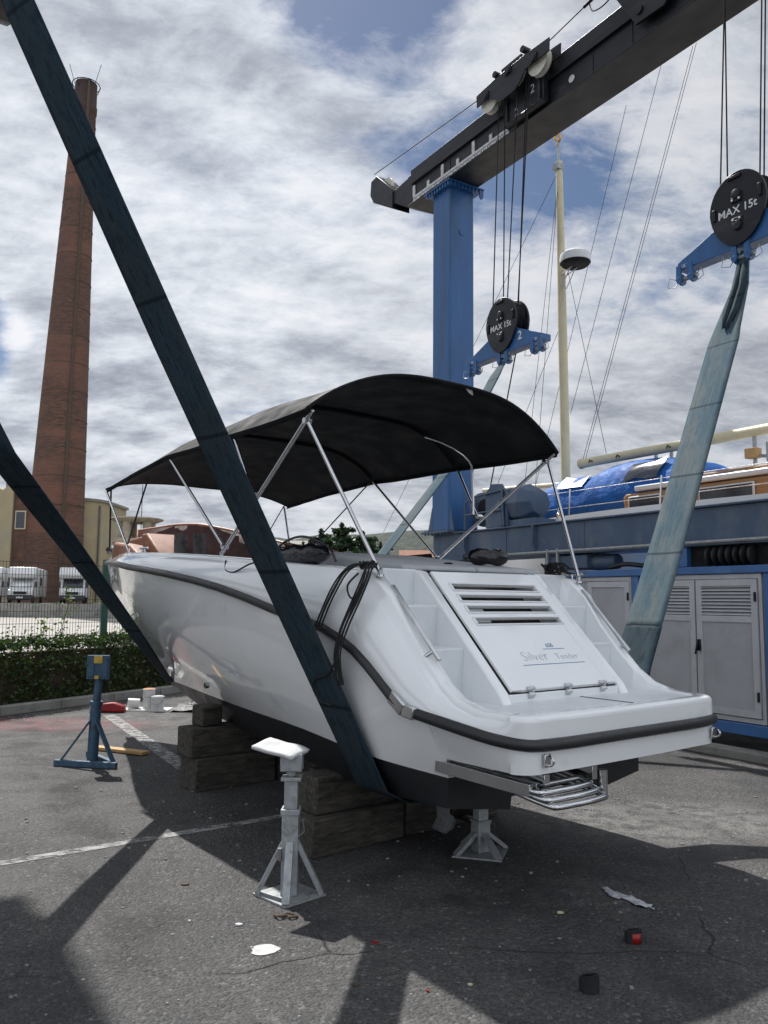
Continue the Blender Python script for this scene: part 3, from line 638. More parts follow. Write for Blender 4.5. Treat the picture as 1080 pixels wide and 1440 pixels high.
# propeller, shaft and skeg
b = MB(); b.prism([(1.62, .40), (1.30, .46), (1.40, .20), (1.45, .07), (1.52, .02), (1.66, .03), (1.60, .12)], -.018, .018, 'x'); part(b, 'skeg', 'galv', boat, 'pale grey skeg under the stern', bevel=.012)
b = MB(); b.lathe(BL(1.29, 0, .185), [(.012, -.12), (.016, -.10), (.03, -.07), (.042, 0), (.04, .09), (.03, .16)], 14, 'y'); prop = part(b, 'propeller', 'prop', boat)
for k in range(3):
    a0 = 2 * math.pi * k / 3 + .5; b = MB(); rows = []
    for i in range(6):
        r_ = .03 + .115 * i / 5; wd = .62 * math.sin(math.pi * (.18 + .8 * i / 5)) + .1
        rows.append([BL(1.29 + .045 * (j / 4 - .5) * 2 * (1 - .4 * i / 5), r_ * math.cos(a0 + wd * (j / 4 - .5) * 2), .185 + r_ * math.sin(a0 + wd * (j / 4 - .5) * 2)) for j in range(5)])
    b.grid(rows); part(b, 'blade', 'prop', prop, solid=.006, recalc=False)
b = MB(); b.tube([BL(1.36, 0, .20), BL(1.9, 0, .40)], .016, 10); part(b, 'propeller_shaft', 'steel', boat)
b = MB(); b.lathe(BL(3.2, -.985, .93), [(.001, -.012), (.022, -.01), (.024, 0), (.02, .02)], 12, 'x'); part(b, 'drain_fitting', 'steel', boat)
# cockpit lining and seats
def coam(u, s, dz, inset): return BL(u, s * max(.0, T(Wg, u) - inset), T(Gz, u) + dz)
bk = [(7.3, .05, 2.44), (7.02, .2, 2.47), (6.76, .3, 2.49), (6.4, .41, 2.48), (6.1, .52, 2.43), (5.78, .66, 2.36), (5.3, .77, 2.26), (4.78, .85, 2.16), (4.2, .92, 2.08), (3.4, .95, 2.0), (2.75, .95, 1.9)]
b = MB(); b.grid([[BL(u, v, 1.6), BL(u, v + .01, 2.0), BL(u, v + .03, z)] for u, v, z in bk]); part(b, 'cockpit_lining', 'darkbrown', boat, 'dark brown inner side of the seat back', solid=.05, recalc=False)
b = MB(); b.tube(cat_path([BL(u, v + .03, z + .004) for u, v, z in bk[:9]], 3), .026, 8); part(b, 'backrest_rim', 'brown', boat, sharp=60)
b = MB(); b.prism([(5.80, 2.02), (6.28, 2.34), (6.42, 2.34), (6.40, 2.06)], -.25, .10, 'x'); part(b, 'seat_end', 'brown', boat, bevel=.02)
b = MB(); b.prism([(6.38, 2.06), (6.42, 2.33), (6.9, 2.31), (7.15, 2.22), (7.2, 2.08)], -.20, .12, 'x'); part(b, 'bow_seat', 'brown', boat, bevel=.03, segs=3)
b = MB(); b.prism([(6.0, 2.03), (6.35, 2.20), (6.85, 2.26), (6.9, 2.03)], -.42, -.22, 'x'); part(b, 'seat_cushion', 'brown', boat, bevel=.03)
b = MB(); b.prism([(-.80, 2.7), (.80, 2.7), (.80, 4.4), (.3, 5.7), (-.3, 5.7), (-.80, 4.4)], 1.38, 1.40, 'z'); part(b, 'cockpit_floor', 'gel_in', boat)
for k, (u, v, hgt, rz) in enumerate(((5.30, -.20, 2.295, -.1), (5.20, -.02, 2.30, -.05))):
    b = MB(); Mx = Matrix.Translation(BL(u, v, 0)) @ Matrix.Rotation(rz, 4, 'Z'); b.box((-.07, -.17, 1.75), (.07, .20, 1.88), Mx)
    rows = []
    for i in range(7):
        t = i / 6; z = 1.85 + (hgt - 1.85) * t; y = .13 + .10 * t
        wd = .085 * (1 - .2 * t ** 3); rows.append([Mx @ V((x * wd, y + (.05 if abs(x) < .8 else .02) * q, z)) for x, q in ((-1, 0), (-.8, -1), (0, -1.2), (.8, -1), (1, 0), (.8, 1), (0, 1.2), (-.8, 1))])
    b.grid(rows, closed=True); b.poly(rows[-1]); part(b, 'wrapped_seat', 'wrap', boat, 'folding seat wrapped in thin plastic')
# mooring cleats
def cleat(u, v, z, along=True, par=None):
    b = MB(); d = BL(.085, 0, 0) if along else BL(0, .08, 0); c = BL(u, v, z + .04)
    b.tube([c - d, c + d], .011, 8); b.tube([c - d * .35 - V((0, 0, .045)), c - d * .35], .011, 8); b.tube([c + d * .35 - V((0, 0, .045)), c + d * .35], .011, 8)
    return part(b, 'cleat', 'steel', par or boat)
cleat(4.55, -.98, 2.02); cleat(1.13, -1.0, 1.77); cleat(1.16, .98, 1.77)
b = MB(); b.tube([BL(7.7, -.12, 2.17), BL(7.7, -.12, 2.26), BL(7.7, .12, 2.26), BL(7.7, .12, 2.17)], .014, 8); part(b, 'bow_fitting', 'steel', boat)

# ---- bimini top: a folding cover, part of the boat
def canz(u, t):
    e = interp(u, [(1.5, 2.80), (3.8, 2.81), (4.6, 2.76), (5.45, 2.68)])
    cr = interp(u, [(1.5, .35), (2.6, .345), (3.8, .29), (4.6, .22), (5.45, .14)]); sag = 0
    for a, c in ((1.5, 2.65), (2.65, 3.8), (3.8, 5.45)):
        if a <= u <= c: sag = -.010 * math.sin(math.pi * (u - a) / (c - a))
    return e + cr * (1 - abs(t) ** interp(u, [(1.5, 2.9), (2.4, 3.8), (4.6, 3.4)])) + sag * (1 - .3 * abs(t))
def canw(u): return interp(u, [(1.5, 1.20), (2.6, 1.15), (3.8, 1.12), (5.45, 1.06)])
rows = []
NU, NV = 46, 36
for i in range(NU + 1):
    u = 1.5 + 3.95 * i / NU; row = []
    for j in range(NV + 1):
        q = -1 + 2 * j / NV; t = math.copysign(1 - (1 - abs(q)) ** 1.25, q)
        nz = .007 * mnoise.noise((u * 1.6, t * 2.1, .3)) + .002 * mnoise.noise((u * 7, t * 3, 2))
        edge = abs(t) ** 6; pull = 0
        uu = u - (.05 * (1 - t * t) if i == 0 else 0) - .10 * (1 - abs(t) ** 2) * max(0, (1 - i / 5)) * 0 + (.16 * (1 - abs(t) ** 2) - .08) * max(0, (i / NU - .8) / .2)
        row.append(BL(uu, t * canw(u), canz(u, t) + nz + pull * .4))
    # little side valance
    row = [row[0] + V((.01, 0, -.035))] + row + [row[-1] + V((-.01, 0, -.035))]
    rows.append(row)
b = MB(); b.grid(rows); can = part(b, 'bimini_cover', 'canvas', boat, 'dark grey canvas bimini cover', solid=.005, sharp=50, recalc=False)
b = MB(); b.tube([p + V((0, .0, .0)) for p in rows[0][1:-1]], .013, 8); part(b, 'cover_hem', 'canvas', can, sharp=60)
b = MB(); b.tube([p for p in rows[-1][1:-1]], .012, 8); part(b, 'cover_hem', 'canvas', can, sharp=60)
for ui in (2.62, 3.8):
    b = MB(); b.tube([BL(ui, t * canw(ui) * .985, canz(ui, t) - .022) for t in [-.97 + 1.94 * i / 24 for i in range(25)]], .017, 8); part(b, 'cover_pocket', 'canvas', can, sharp=60)
b = MB(); c0 = BL(1.475, .17, 3.148); b.poly([c0 + V(p) for p in ((-.035, -.004, .02), (0, -.005, .012), (.045, -.005, .016), (.04, -.006, -.01), (.045, -.008, -.045), (.01, -.008, -.035), (-.02, -.006, -.01))]); part(b, 'torn_patch', 'whitepaint', can, solid=.002)
def pole(pts, r=.0125, nm='bimini_pole', mt='steel', lab=None):
    b = MB(); b.tube([BL(*p) for p in pts], r, 10); return part(b, nm, mt, boat, lab, sharp=60)
def foot(p):
    b = MB(); q = BL(*p); b.lathe(q - V((0, 0, .02)), [(.024, -.012), (.024, 0), (.012, .004), (.012, .03)], 12); b.bar(q - V((.0, .018, 0)), q + V((0, .018, 0)), .012, .04); part(b, 'pole_mount', 'steel', boat)
for s in (-1, 1):
    mid = (2.85, s * 1.07, 1.935)
    # main hoop upright, from the mid mount to the rear corner
    pole([mid, (1.50, s * 1.165, 2.79)], .0145)
    pole([(1.09, s * .93, 1.76), (1.56, s * 1.155, 2.72)]); foot((1.09, s * .93, 1.775)); foot(mid)
    pole([(2.80, s * 1.075, 1.985), (3.80, s * 1.10, 2.80)])
    pole([(2.32, s * 1.11, 2.33), (2.60, s * 1.13, 2.80)], .011)
    pole([(5.05, s * .93, 2.06), (5.42, s * 1.045, 2.68)]); foot((5.05, s * .93, 2.06))
    for p in ((2.30, s * 1.11, 2.335), (1.58, s * 1.15, 2.735), (2.79, s * 1.075, 1.99)):
        b = MB(); b.lathe(BL(*p), [(.005, -.028), (.02, -.026), (.02, .026), (.005, .028)], 10, 'x'); part(b, 'pole_joint', 'steel', boat)
# inner hoop of the auxiliary bow, seen against the dark cloth
pole([(2.32, 1.06, 2.35)] + [(2.33 + .0 * i, 1.06 * math.cos(R(a)) ** .7, 2.74 + .24 * math.sin(R(a))) for i, a in enumerate((8, 20, 32, 45, 58, 70))], .011)
for p, q in (((5.4, 1.03, 2.68), (5.75, .85, 2.08)), ((3.85, 1.10, 2.80), (4.95, .98, 2.06)), ((5.40, -1.0, 2.70), (5.75, -.86, 2.09)), ((5.2, -.7, 2.80), (5.62, -.72, 2.16))):
    b = MB(); b.bar(BL(*p), BL(*q), .018, .003); part(b, 'tension_strap', 'rope', boat)
b = MB(); b.tube(cat_path([BL(2.66, -1.13, 1.88), BL(2.58, -1.17, 1.81), BL(2.44, -1.18, 1.79), BL(2.24, -1.17, 1.84), BL(2.1, -1.14, 1.865)], 6), .006, 6); part(b, 'hanging_wire', 'rope', boat)
b = MB(); b.prism([(7.86, 2.14), (7.97, 2.10), (7.98, 2.0), (7.86, 1.7), (7.80, 1.45), (7.76, 1.45), (7.80, 1.75)], -.05, .05, 'x'); b.tube([BL(7.95, -.06, 2.2), BL(7.7, -.16, 2.22), BL(7.55, -.22, 2.21)], .03, 8); part(b, 'bow_protector', 'rubber', boat)
# ropes hung from the port cleat: separate things
def rope(name, strands, lab, org):
    b = MB()
    for s_ in strands: b.tube(cat_path([BL(*p) for p in s_], 6), .0062, 6)
    solo(b, name, 'rope', lab, 'rope', BOAT, org, group='mooring ropes on the port cleat', sharp=60)
def jig(pts, n, sp_=.0165):
    out = []
    for k in range(n):
        o = [((k - (n - 1) / 2) * sp_) for _ in pts]; out.append([(u + o_ + rng.uniform(-.005, .005), v - .004 * (k % 2), z + rng.uniform(-.004, .004)) for (u, v, z), o_ in zip(pts, o)])
    return out
rope('mooring_rope', jig([(1.13, -.98, 1.82), (1.17, -1.06, 1.81), (1.215, -1.105, 1.76), (1.26, -1.14, 1.67), (1.315, -1.165, 1.56), (1.37, -1.18, 1.44)], 4), 'black braided rope bundle hanging forward of the port cleat', (1.0 * -1, 1.2, 1.4))
rope('mooring_rope', jig([(1.09, -.98, 1.82), (1.03, -1.06, 1.79), (1.015, -1.10, 1.72), (1.045, -1.14, 1.60), (1.10, -1.18, 1.45), (1.135, -1.20, 1.32), (1.135, -1.20, 1.22), (1.12, -1.19, 1.12)], 5) + [[(1.12, -1.07, 1.76), (1.17, -1.11, 1.69), (1.12, -1.13, 1.62), (1.05, -1.13, 1.62), (1.0, -1.12, 1.69), (1.02, -1.07, 1.77)], [(1.13, -1.2, 1.30), (1.22, -1.2, 1.18), (1.38, -1.19, 1.13), (1.41, -1.18, 1.07), (1.35, -1.17, 1.01), (1.24, -1.16, .99)]], 'black braided rope bundle with a small loop hanging aft of the port cleat', (-1.0, 1.0, 1.2))
b = MB()
for i in range(7): 
    a = rng.uniform(0, 6); b.tube(cat_path([BL(1.12 + .07 * math.cos(a + t) + rng.uniform(-.01, .01), -1.0 + .035 * math.sin(a + t * 1.3), 1.81 + .02 * math.sin(3 * t + i)) for t in (0, 1, 2, 3, 4, 5)], 4), .008, 6)
solo(b, 'rope_coil', 'rope', 'black rope knotted round the port stern cleat', 'rope', BOAT, (-1.0, 1.12, 1.8))
b = MB()
for i in range(5):
    a = rng.uniform(0, 6); b.tube(cat_path([BL(1.25 + .13 * math.cos(a + t) + rng.uniform(-.01, .01), .86 + .06 * math.sin(a + t * 1.3), 1.845 + .045 * math.sin(2 * t + i)) for t in (0, 1, 2, 3, 4, 5)], 5), .009, 6)
solo(b, 'rope_coil', 'rope', 'tangled black rope on the starboard stern quarter', 'rope', BOAT, (.86, 1.25, 1.8))
# black fenders lying on the deck
def fender(u, v, z, L, r, rot, lab, handle=False):
    f = thing('fender', lab, 'fender', BOAT, (v, u, z)); Mx = Matrix.Translation(BL(u, v, z + r * .92)) @ Matrix.Rotation(rot, 4, 'Z'); b = MB(); rows = []
    for i in range(15):
        t = i / 14; y = (t - .5) * L; q = (1 - abs(2 * t - 1) ** 3.2) ** .5
        rows.append([Mx @ V((math.cos(a) * r * q * 1.05 + .006 * math.sin(5 * a + y * 40), y, math.sin(a) * r * q * (1 if math.sin(a) > 0 else .9) + .010 * math.sin(3 * a + y * 30) * q)) for a in [2 * math.pi * k / 18 for k in range(18)]])
    b.grid(rows, closed=True); part(b, 'fender_body', 'blackplastic', f, sharp=70)
    b = MB(); b.tube([Mx @ V((0, L * .5, 0)), Mx @ V((0, L * .5 + .03, 0))], .02, 8); part(b, 'fender_eye', 'rubber', f)
    if handle:
        b = MB(); b.tube(cat_path([Mx @ V((0, -L * .62, -r * .7)), Mx @ V((0, -L * .45, r * .75)), Mx @ V((0, 0, r * 1.75)), Mx @ V((0, L * .4, r * 1.25)), Mx @ V((0, L * .58, 0))], 6), .009, 8)
        part(b, 'lifting_line', 'blackplastic', f)
fender(2.03, -.88, 1.835, .66, .075, 0, 'long shiny black fender with a looped line lying on the port side deck', True)
fender(1.50, .40, 1.865, .34, .062, 1.25, 'short shiny black fender lying on the grey sunpad')
b = MB(); b.lathe(BL(2.55, -.42, 2.02), [(.02, -.06), (.06, -.04), (.06, .04), (.02, .06)], 12, 'z'); part(b, 'helm_bracket', 'blackplastic', boat)

# ================================================================== travel lift (boat crane)
def LP(n_, s_, z): return V((n_, s_, z))
lift = thing('travel_lift', 'big blue and dark grey boat crane straddling the white boat, with grey machinery cabinets', 'boat crane', LIFT, (8.35, 6, 0))
def lbeam(n0, n1, s0, s1, nm='lower_beam'):
    b = MB(); b.box((n0 + .04, s0, 2.30), (n1 - .04, s1, 2.70)); b.box((n0 - .01, s0, 2.26), (n1 + .01, s1, 2.30)); b.box((n0 - .01, s0, 2.70), (n1 + .01, s1, 2.725)); return part(b, nm, 'fadeblue', lift, 'faded blue lower side beam', bevel=.006)
lb = lbeam(8.10, 8.66, -2.2, 11.5)
lbeam(-1.25, -.62, -2.2, 11.5)
b = MB(); b.tube([LP(8.085, -2, 2.30), LP(8.085, 10.3, 2.30)], .022, 8); part(b, 'edge_pipe', 'galv', lift)
for s_ in (10.55, 8.95):
    b = MB(); b.prism([(8.14, 2.30), (8.06, 2.45), (8.06, 2.70), (8.14, 2.70)], s_ - .012, s_ + .012, 'y'); part(b, 'beam_rib', 'fadeblue', lift)
def column(n0, n1, s0, s1, z0=2.76, z1=8.78):
    b = MB(); b.box((n0, s0, z0), (n1, s1, z1)); c = part(b, 'column', 'craneblue', lift, 'tall bright blue square column', bevel=.035, segs=3)
    b = MB(); b.box((n0 - .10, s0 - .12, z1), (n1 + .14, s1 + .12, z1 + .025)); b.box((n0 - .06, s0 - .08, z1 - .05), (n1 + .10, s1 + .08, z1 - .002))
    part(b, 'top_flange', 'craneblue', c, bevel=.004)
    b = MB()
    for i in range(9):
        t = (i + .5) / 9; b.box((n0 - .085, s0 - .1 + (s1 - s0 + .2) * t - .016, z1 - .075), (n0 - .063, s0 - .1 + (s1 - s0 + .2) * t + .016, z1 - .004)); b.box((n0 - .08 + (n1 - n0 + .18) * t - .016, s0 - .105, z1 - .075), (n0 - .08 + (n1 - n0 + .18) * t + .016, s0 - .083, z1 - .004))
    part(b, 'flange_bolts', 'craneblue', c, kind=None)
    b = MB(); b.box((n0 - .12, s0 - .12, z0 - .035), (n1 + .12, s1 + .14, z0)); 
    for i in range(8):
        t = (i + .5) / 8; b.lathe(LP(n0 - .09, s0 - .1 + (s1 - s0 + .2) * t, z0), [(.018, -.06), (.018, .02), (.001, .021)], 6)
    part(b, 'base_flange', 'fadeblue', c)
    for q in ((s0 - .10, s0), (s1, s1 + .12)):
        b = MB(); a_, c_ = q; far = a_ if q[1] == s0 else c_; near = c_ if q[1] == s0 else a_
        b.prism([(near, z0), (far, z0), (near, z0 + .42)], n0 + .01, n0 + .03, 'x'); part(b, 'gusset', 'fadeblue', c); b = MB(); b.prism([(near, z0), (far, z0), (near, z0 + .42)], n1 - .03, n1 - .01, 'x'); part(b, 'gusset', 'fadeblue', c)
    b = MB(); b.lathe(LP(n0 + (n1 - n0) * .5, s0 - .012, z1 - .82), [(.06, 0), (.06, .02), (.03, .021)], 16, 'y'); part(b, 'inspection_plate', 'craneblue', c)
    b = MB(); b.prism([(n1 + .05, z1), (n1 + .13, z1), (n1 + .13, z1 - .13), (n1 + .09, z1 - .17), (n1 + .05, z1 - .13)], s0 - .10, s0 - .08, 'y'); part(b, 'lifting_lug', 'craneblue', c)
    return c
column(8.10, 8.63, 10.99, 11.5); column(8.10, 8.63, -2.1, -1.6); 
for s_ in (11.2, -1.85):
    b = MB(); b.bar(LP(-.95, s_, 2.74), LP(.80, s_, 9.59), .42, .42, (0, 1, 0)); part(b, 'leaning_column', 'craneblue', lift, bevel=.03)
def tbeam(n0, n1, s0, s1, z0=8.82):
    z1 = z0 + .65; q = 1 if s1 > 8 else -1
    b = MB(); b.prism([(s0, z0), (s1 - .62, z0), (s1, z0 + .34), (s1, z1 - .10), (s1 - .55, z1 - .06), (s1 - .55, z1 - .04), (s0, z1 - .04)], n0 + .05, n1 - .05, 'x'); t = part(b, 'top_beam', 'cranedark', lift, 'long dark grey top beam', bevel=.01)
    b = MB(); b.box((n0, s0, z0 - .012), (n1, s1 - .64, z0 + .012)); b.box((n0, s0, z1 - .27), (n1, s1 - .72, z1)); part(b, 'beam_flange', 'cranedark', t, bevel=.006)
    return t
tb = tbeam(8.0, 8.64, -2.4, 12.78); tbeam(.64, 1.28, -2.4, 12.6, 9.6)
b = MB(); b.prism([(12.72, 9.02), (13.42, 9.42), (13.55, 9.62), (13.52, 9.90), (13.30, 9.93), (12.95, 9.62), (12.72, 9.40)], 8.02, 8.42, 'x'); part(b, 'end_housing', 'cranedark', lift, bevel=.012)
b = MB(); b.lathe(LP(8.14, 13.08, 9.62), [(.02, -.03), (.19, -.03), (.17, 0), (.19, .03), (.02, .03)], 24, 'x'); part(b, 'end_sheave', 'sheave', lift)
# painted scale along the beam
b = MB(); b.box((8.030, 9.35, 8.915), (8.047, 12.02, 8.958)); b.box((8.030, 9.35, 8.838), (8.047, 12.02, 8.900))
for i, s_ in enumerate((12.0, 11.55, 11.12, 10.68, 10.25, 9.80, 9.42)): b.box((8.030, s_ - .035, 8.958), (8.047, s_ + .035, 9.16 if i % 2 == 0 else 9.06))
part(b, 'scale_marks', 'greyletter', tb, 'pale painted scale with tick marks')
MX = lambda n_, s_, z: axes((n_, s_, z), (0, -1, 0), (0, 0, 1))
b = MB()
for i in range(44):
    s_ = 9.42 + 2.4 * i / 44
    if i % 7 != 5: b.box((8.0285, s_, 8.855), (8.0298, s_ + .02 + .02 * (i % 3 == 0), 8.866 + .018 * ((i * 5) % 3 > 0)))
part(b, 'scale_writing', 'cranedark', tb)
for t_, s_ in (('12', 11.93), ('10', 11.07), ('8', 10.20)): lettering(t_, .055, 'cranedark', tb, MX(8.0295, s_, 8.871), 'scale_number', .0006)
# mast bracket and carriage for block 1, partly above the frame
def carriage(sc_, has2=True):
    d = sc_ - 8.95
    b = MB(); out = [(9.77, 9.50), (9.73, 9.34), (9.30, 9.32), (9.22, 9.24), (9.13, 9.12), (8.84, 9.14), (8.72, 9.22), (8.55, 9.33), (8.12, 9.30), (8.09, 9.40), (8.17, 9.55), (8.60, 9.62), (8.98, 9.60), (9.30, 9.62), (9.62, 9.64)]
    out = [(9.77, 9.62), (9.76, 9.42), (9.50, 9.42), (9.33, 9.34), (9.22, 9.22), (8.86, 9.22), (8.74, 9.30), (8.62, 9.42), (8.12, 9.42), (8.11, 9.62), (8.60, 9.66), (9.3, 9.66)]
    out = [(y + d, z - .04) for y, z in out]
    for x0, x1 in ((7.72, 7.74), (7.94, 7.96)): b.prism(out, x0, x1, 'x')
    c = part(b, 'trolley_plates', 'cranedark', lift, bevel=.004)
    for s_, z_ in ((9.53, 9.42), (8.99, 9.55), (8.43, 9.42)):
        b = MB(); b.lathe(LP(7.84, s_ + d, z_), [(.02, -.05), (.20, -.05), (.20, -.035), (.17, 0), (.20, .035), (.20, .05), (.02, .05)], 28, 'x'); part(b, 'sheave', 'sheave', c)
        b = MB(); b.lathe(LP(7.72, s_ + d, z_ + .02), [(.05, -.035), (.05, 0)], 14, 'x'); b.box((7.70, s_ + d - .07, z_ - .035), (7.72, s_ + d + .07, z_ + .085)); part(b, 'axle_cap', 'galv' if 0 else 'cranedark', c)
    b = MB(); b.box((7.76, 8.75 + d, 9.66), (7.92, 9.20 + d, 9.72)); b.lathe(LP(7.70, 9.30 + d, 9.68), [(.05, 0), (.05, .28)], 12, 'x'); b.lathe(LP(7.70, 8.66 + d, 9.72), [(.05, 0), (.05, .28)], 12, 'x'); part(b, 'guide_rollers', 'cranedark', c)
    b = MB(); b.box((7.90, 8.42 + d, 8.86), (7.99, 9.30 + d, 9.40)); b.box((7.87, 8.48 + d, 8.88), (7.90, 8.52 + d, 9.3)); b.box((7.87, 9.2 + d, 8.88), (7.90, 9.24 + d, 9.3)); b.box((7.87, 8.42 + d, 8.86), (7.90, 9.3 + d, 8.89)); car = part(b, 'trolley_body', 'cranedark', c, bevel=.008)
    if has2:
        lettering('2', .20, 'greyletter', c, MX(7.898, 8.66, 9.16), 'trolley_number', .001); lettering('2', .17, 'greyletter', c, MX(7.898, 9.02, 8.98), 'trolley_number', .001)
    return c
carriage(8.95); carriage(5.15, False)
b = MB(); b.prism([(7.1, 9.62), (6.75, 9.0), (6.3, 8.98), (6.0, 9.3), (6.0, 10.2), (7.1, 10.2)], 7.93, 7.97, 'x'); b.box((7.98, 6.1, 9.48), (8.6, 7.0, 10.1)); brk = part(b, 'hydraulic_bracket', 'cranedark', lift, bevel=.006)
b = MB(); b.lathe(LP(7.925, 6.68, 9.16), [(.06, -.02), (.06, .01)], 14, 'x'); part(b, 'bracket_pin', 'cranedark', brk)
b = MB(); b.box((7.99, 7.93, 8.86), (7.995, 8.2, 9.1)); b.lathe(LP(7.992, 8.03, 8.93), [(.055, 0), (.055, .01)], 18, 'x'); part(b, 'grease_plate', 'greyletter', tb) if False else None
b = MB(); b.lathe(LP(8.035, 8.0, 9.0), [(.055, 0), (.055, .012)], 18, 'x'); part(b, 'round_label', 'greyletter', tb)
for p, q in (((7.84, 13.08, 9.81), (7.84, 9.6, 9.60)), ((7.84, 8.4, 9.62), (7.84, 7.55, 9.72))):
    b = MB(); b.tube([p, q], .009, 6); part(b, 'haul_cable', 'cable', lift)
b = MB(); b.tube([(7.84, 7.55, 9.72), (7.84, 7.30, 9.75)], .022, 8); b.tube([(7.84, 7.30, 9.75), (7.84, 7.12, 9.78)], .04, 8); part(b, 'turnbuckle', 'cable', lift)
b = MB(); b.tube([(7.80, 7.36, 9.80), (7.80, 7.16, 9.82)], .035, 8); part(b, 'safety_tag', 'red', lift)
b = MB(); b.tube(cat_path([(7.84, 7.45, 9.72), (7.80, 7.35, 9.52), (7.80, 7.15, 9.48), (7.84, 6.98, 9.6), (7.84, 7.0, 9.75)], 6), .009, 6); part(b, 'loose_cable', 'cable', lift)
class SB(MB):
    def mesh(s, name, mat, off=V((0, 0, 0)), sharp=35, recalc=True): return MB.mesh(s, name, mat, V(off) - V((0, .74, 0)), sharp, recalc)
for s_ in (10.9, 7.6, 6.9):
    b = MB(); b.tube([LP(8.045, s_, 8.84), LP(8.045, s_, 9.19)], .006, 5); part(b, 'weld_bead', 'cranedark', tb)
for s_ in (9.6, 8.0, 6.4, 4.9):
    b = MB(); b.tube([LP(8.136, s_, 2.31), LP(8.136, s_, 2.69)], .006, 5); part(b, 'weld_bead', 'fadeblue', lb)
# winch on the lower beam
b = SB(); b.prism([(8.86, 2.74), (8.86, 3.22), (9.0, 3.40), (9.22, 3.42), (9.38, 3.30), (9.38, 2.74)][::-1], 8.16, 8.20, 'x'); b.box((8.16, 8.90, 2.74), (8.6, 9.0, 3.30)); wn = part(b, 'winch_frame', 'fadeblue', lift, bevel=.004)
b = SB(); b.lathe(LP(8.40, 0, 0), [(.1, 0)], 4) if False else None
b.lathe(LP(8.42, 9.02, 3.08), [(.04, 0), (.28, .0), (.28, .025), (.16, .03), (.16, .70), (.28, .705), (.28, .73), (.04, .735)], 28, 'y'); part(b, 'winch_drum', 'fadeblue', wn)
b = SB(); b.lathe(LP(8.42, 9.06, 3.08), [(.175, 0), (.18, .3), (.175, .62)], 28, 'y'); part(b, 'wound_cable', 'cable', wn)
b = SB(); 
for z in (3.12, 2.98): pass
b.tube([LP(8.12, 9.85, 2.75), LP(8.12, 9.85, 3.18), LP(8.14, 9.62, 3.26), LP(8.14, 8.96, 3.30), LP(8.14, 8.92, 2.75)], .02, 8); b.tube([LP(8.12, 9.85, 2.98), LP(8.14, 8.92, 3.0)], .018, 8); part(b, 'winch_guard', 'galv' if 0 else 'fadeblue', wn, sharp=60)
b = SB(); b.lathe(LP(8.42, 8.93, 3.08), [(.12, 0), (.26, -.01), (.30, -.10), (.30, -.30), (.20, -.52), (.10, -.54)], 8, 'y'); part(b, 'winch_motor', 'fadeblue', wn, bevel=.01, sharp=20)
b = SB(); b.box((8.2, 8.3, 2.73), (8.62, 9.0, 2.83)); part(b, 'motor_bed', 'fadeblue', wn, bevel=.006)
b = SB(); b.tube([LP(7.83, 9.0 - .74, 5.2), LP(8.2, 9.35, 3.25)], .010, 6); part(b, 'winch_cable', 'cable', lift)
# machinery cabinets
cabn = 8.105
b = MB(); b.box((cabn + .03, 2.2, .33), (9.2, 8.22, 1.93)); cabb = part(b, 'cabinet_body', 'cabgrey', lift, 'grey machinery cabinet body')
b = MB(); b.box((cabn - .035, 2.15, 1.935), (9.25, 8.28, 2.02)); b.box((cabn - .02, 2.15, .20), (9.25, 8.28, .325)); part(b, 'cabinet_frame_rail', 'brightblue', lift, 'blue frame rail round the cabinets', bevel=.008)
for s0, s1 in ((8.16, 8.26), (7.06, 7.16), (5.22, 5.37), (3.3, 3.42)):
    b = MB(); b.box((cabn - .012, s0, .325), (cabn + .06, s1, 1.935)); part(b, 'cabinet_post', 'brightblue', lift, bevel=.006)
for s0, s1 in ((7.18, 8.14), (5.40, 7.04), (3.45, 5.2)):
    b = MB()
    for q in ((s0, s1, 1.88, 1.93), (s0, s1, .335, .385), (s0, s0 + .04, .385, 1.88), (s1 - .04, s1, .385, 1.88)): b.box((cabn, q[0], q[2]), (cabn + .03, q[1], q[3]))
    part(b, 'door_surround', 'alu', lift, bevel=.003)
def door(s0, s1, louv, hinge_low, handle):
    b = MB(); f = .07; x0, x1 = cabn - .022, cabn + .012; z0, z1 = .395, 1.87
    for q in ((s0, s1, z1 - f, z1), (s0, s1, z0, z0 + f), (s0, s0 + f, z0 + f, z1 - f), (s1 - f, s1, z0 + f, z1 - f)) + (((s0 + f, s1 - f, 1.40, 1.47),) if louv else ()): b.box((x0, q[0], q[2]), (x1, q[1], q[3]))
    d = part(b, 'cabinet_door', 'alu', lift, bevel=.003)
    b = MB(); b.box((cabn - .008, s0 + f, z0 + f), (cabn + .01, s1 - f, 1.40 if louv else z1 - f)); part(b, 'door_panel', 'cabgrey', d)
    if louv:
        b = MB(); b.box((cabn + .012, s0 + f, 1.47), (cabn + .016, s1 - f, z1 - f)); part(b, 'louvre_back', 'dark', d)
        b = MB()
        for i in range(9):
            z = 1.485 + .305 * i / 8; b.prism([(cabn - .020, z - .006), (cabn + .008, z + .024), (cabn + .010, z + .022), (cabn - .016, z - .008)], s0 + f, s1 - f, 'y')
        part(b, 'louvres', 'alu', d)
    hs = s0 + .012 if hinge_low else s1 - .012
    for z in (.62, 1.68):
        b = MB(); b.tube([LP(cabn - .03, hs, z - .05), LP(cabn - .03, hs, z + .05)], .014, 8); part(b, 'hinge', 'dark', d)
    if handle:
        hs = s1 - .035 if hinge_low else s0 + .035; b = MB(); b.box((cabn - .045, hs - .02, 1.07), (cabn - .022, hs + .02, 1.20)); b.bar(LP(cabn - .055, hs, 1.17), LP(cabn - .065, hs + .03, 1.03), .022, .02); part(b, 'door_handle', 'blackplastic', d, bevel=.004)
    return d
door(5.45, 6.215, True, True, True); door(6.235, 7.0, True, False, False)
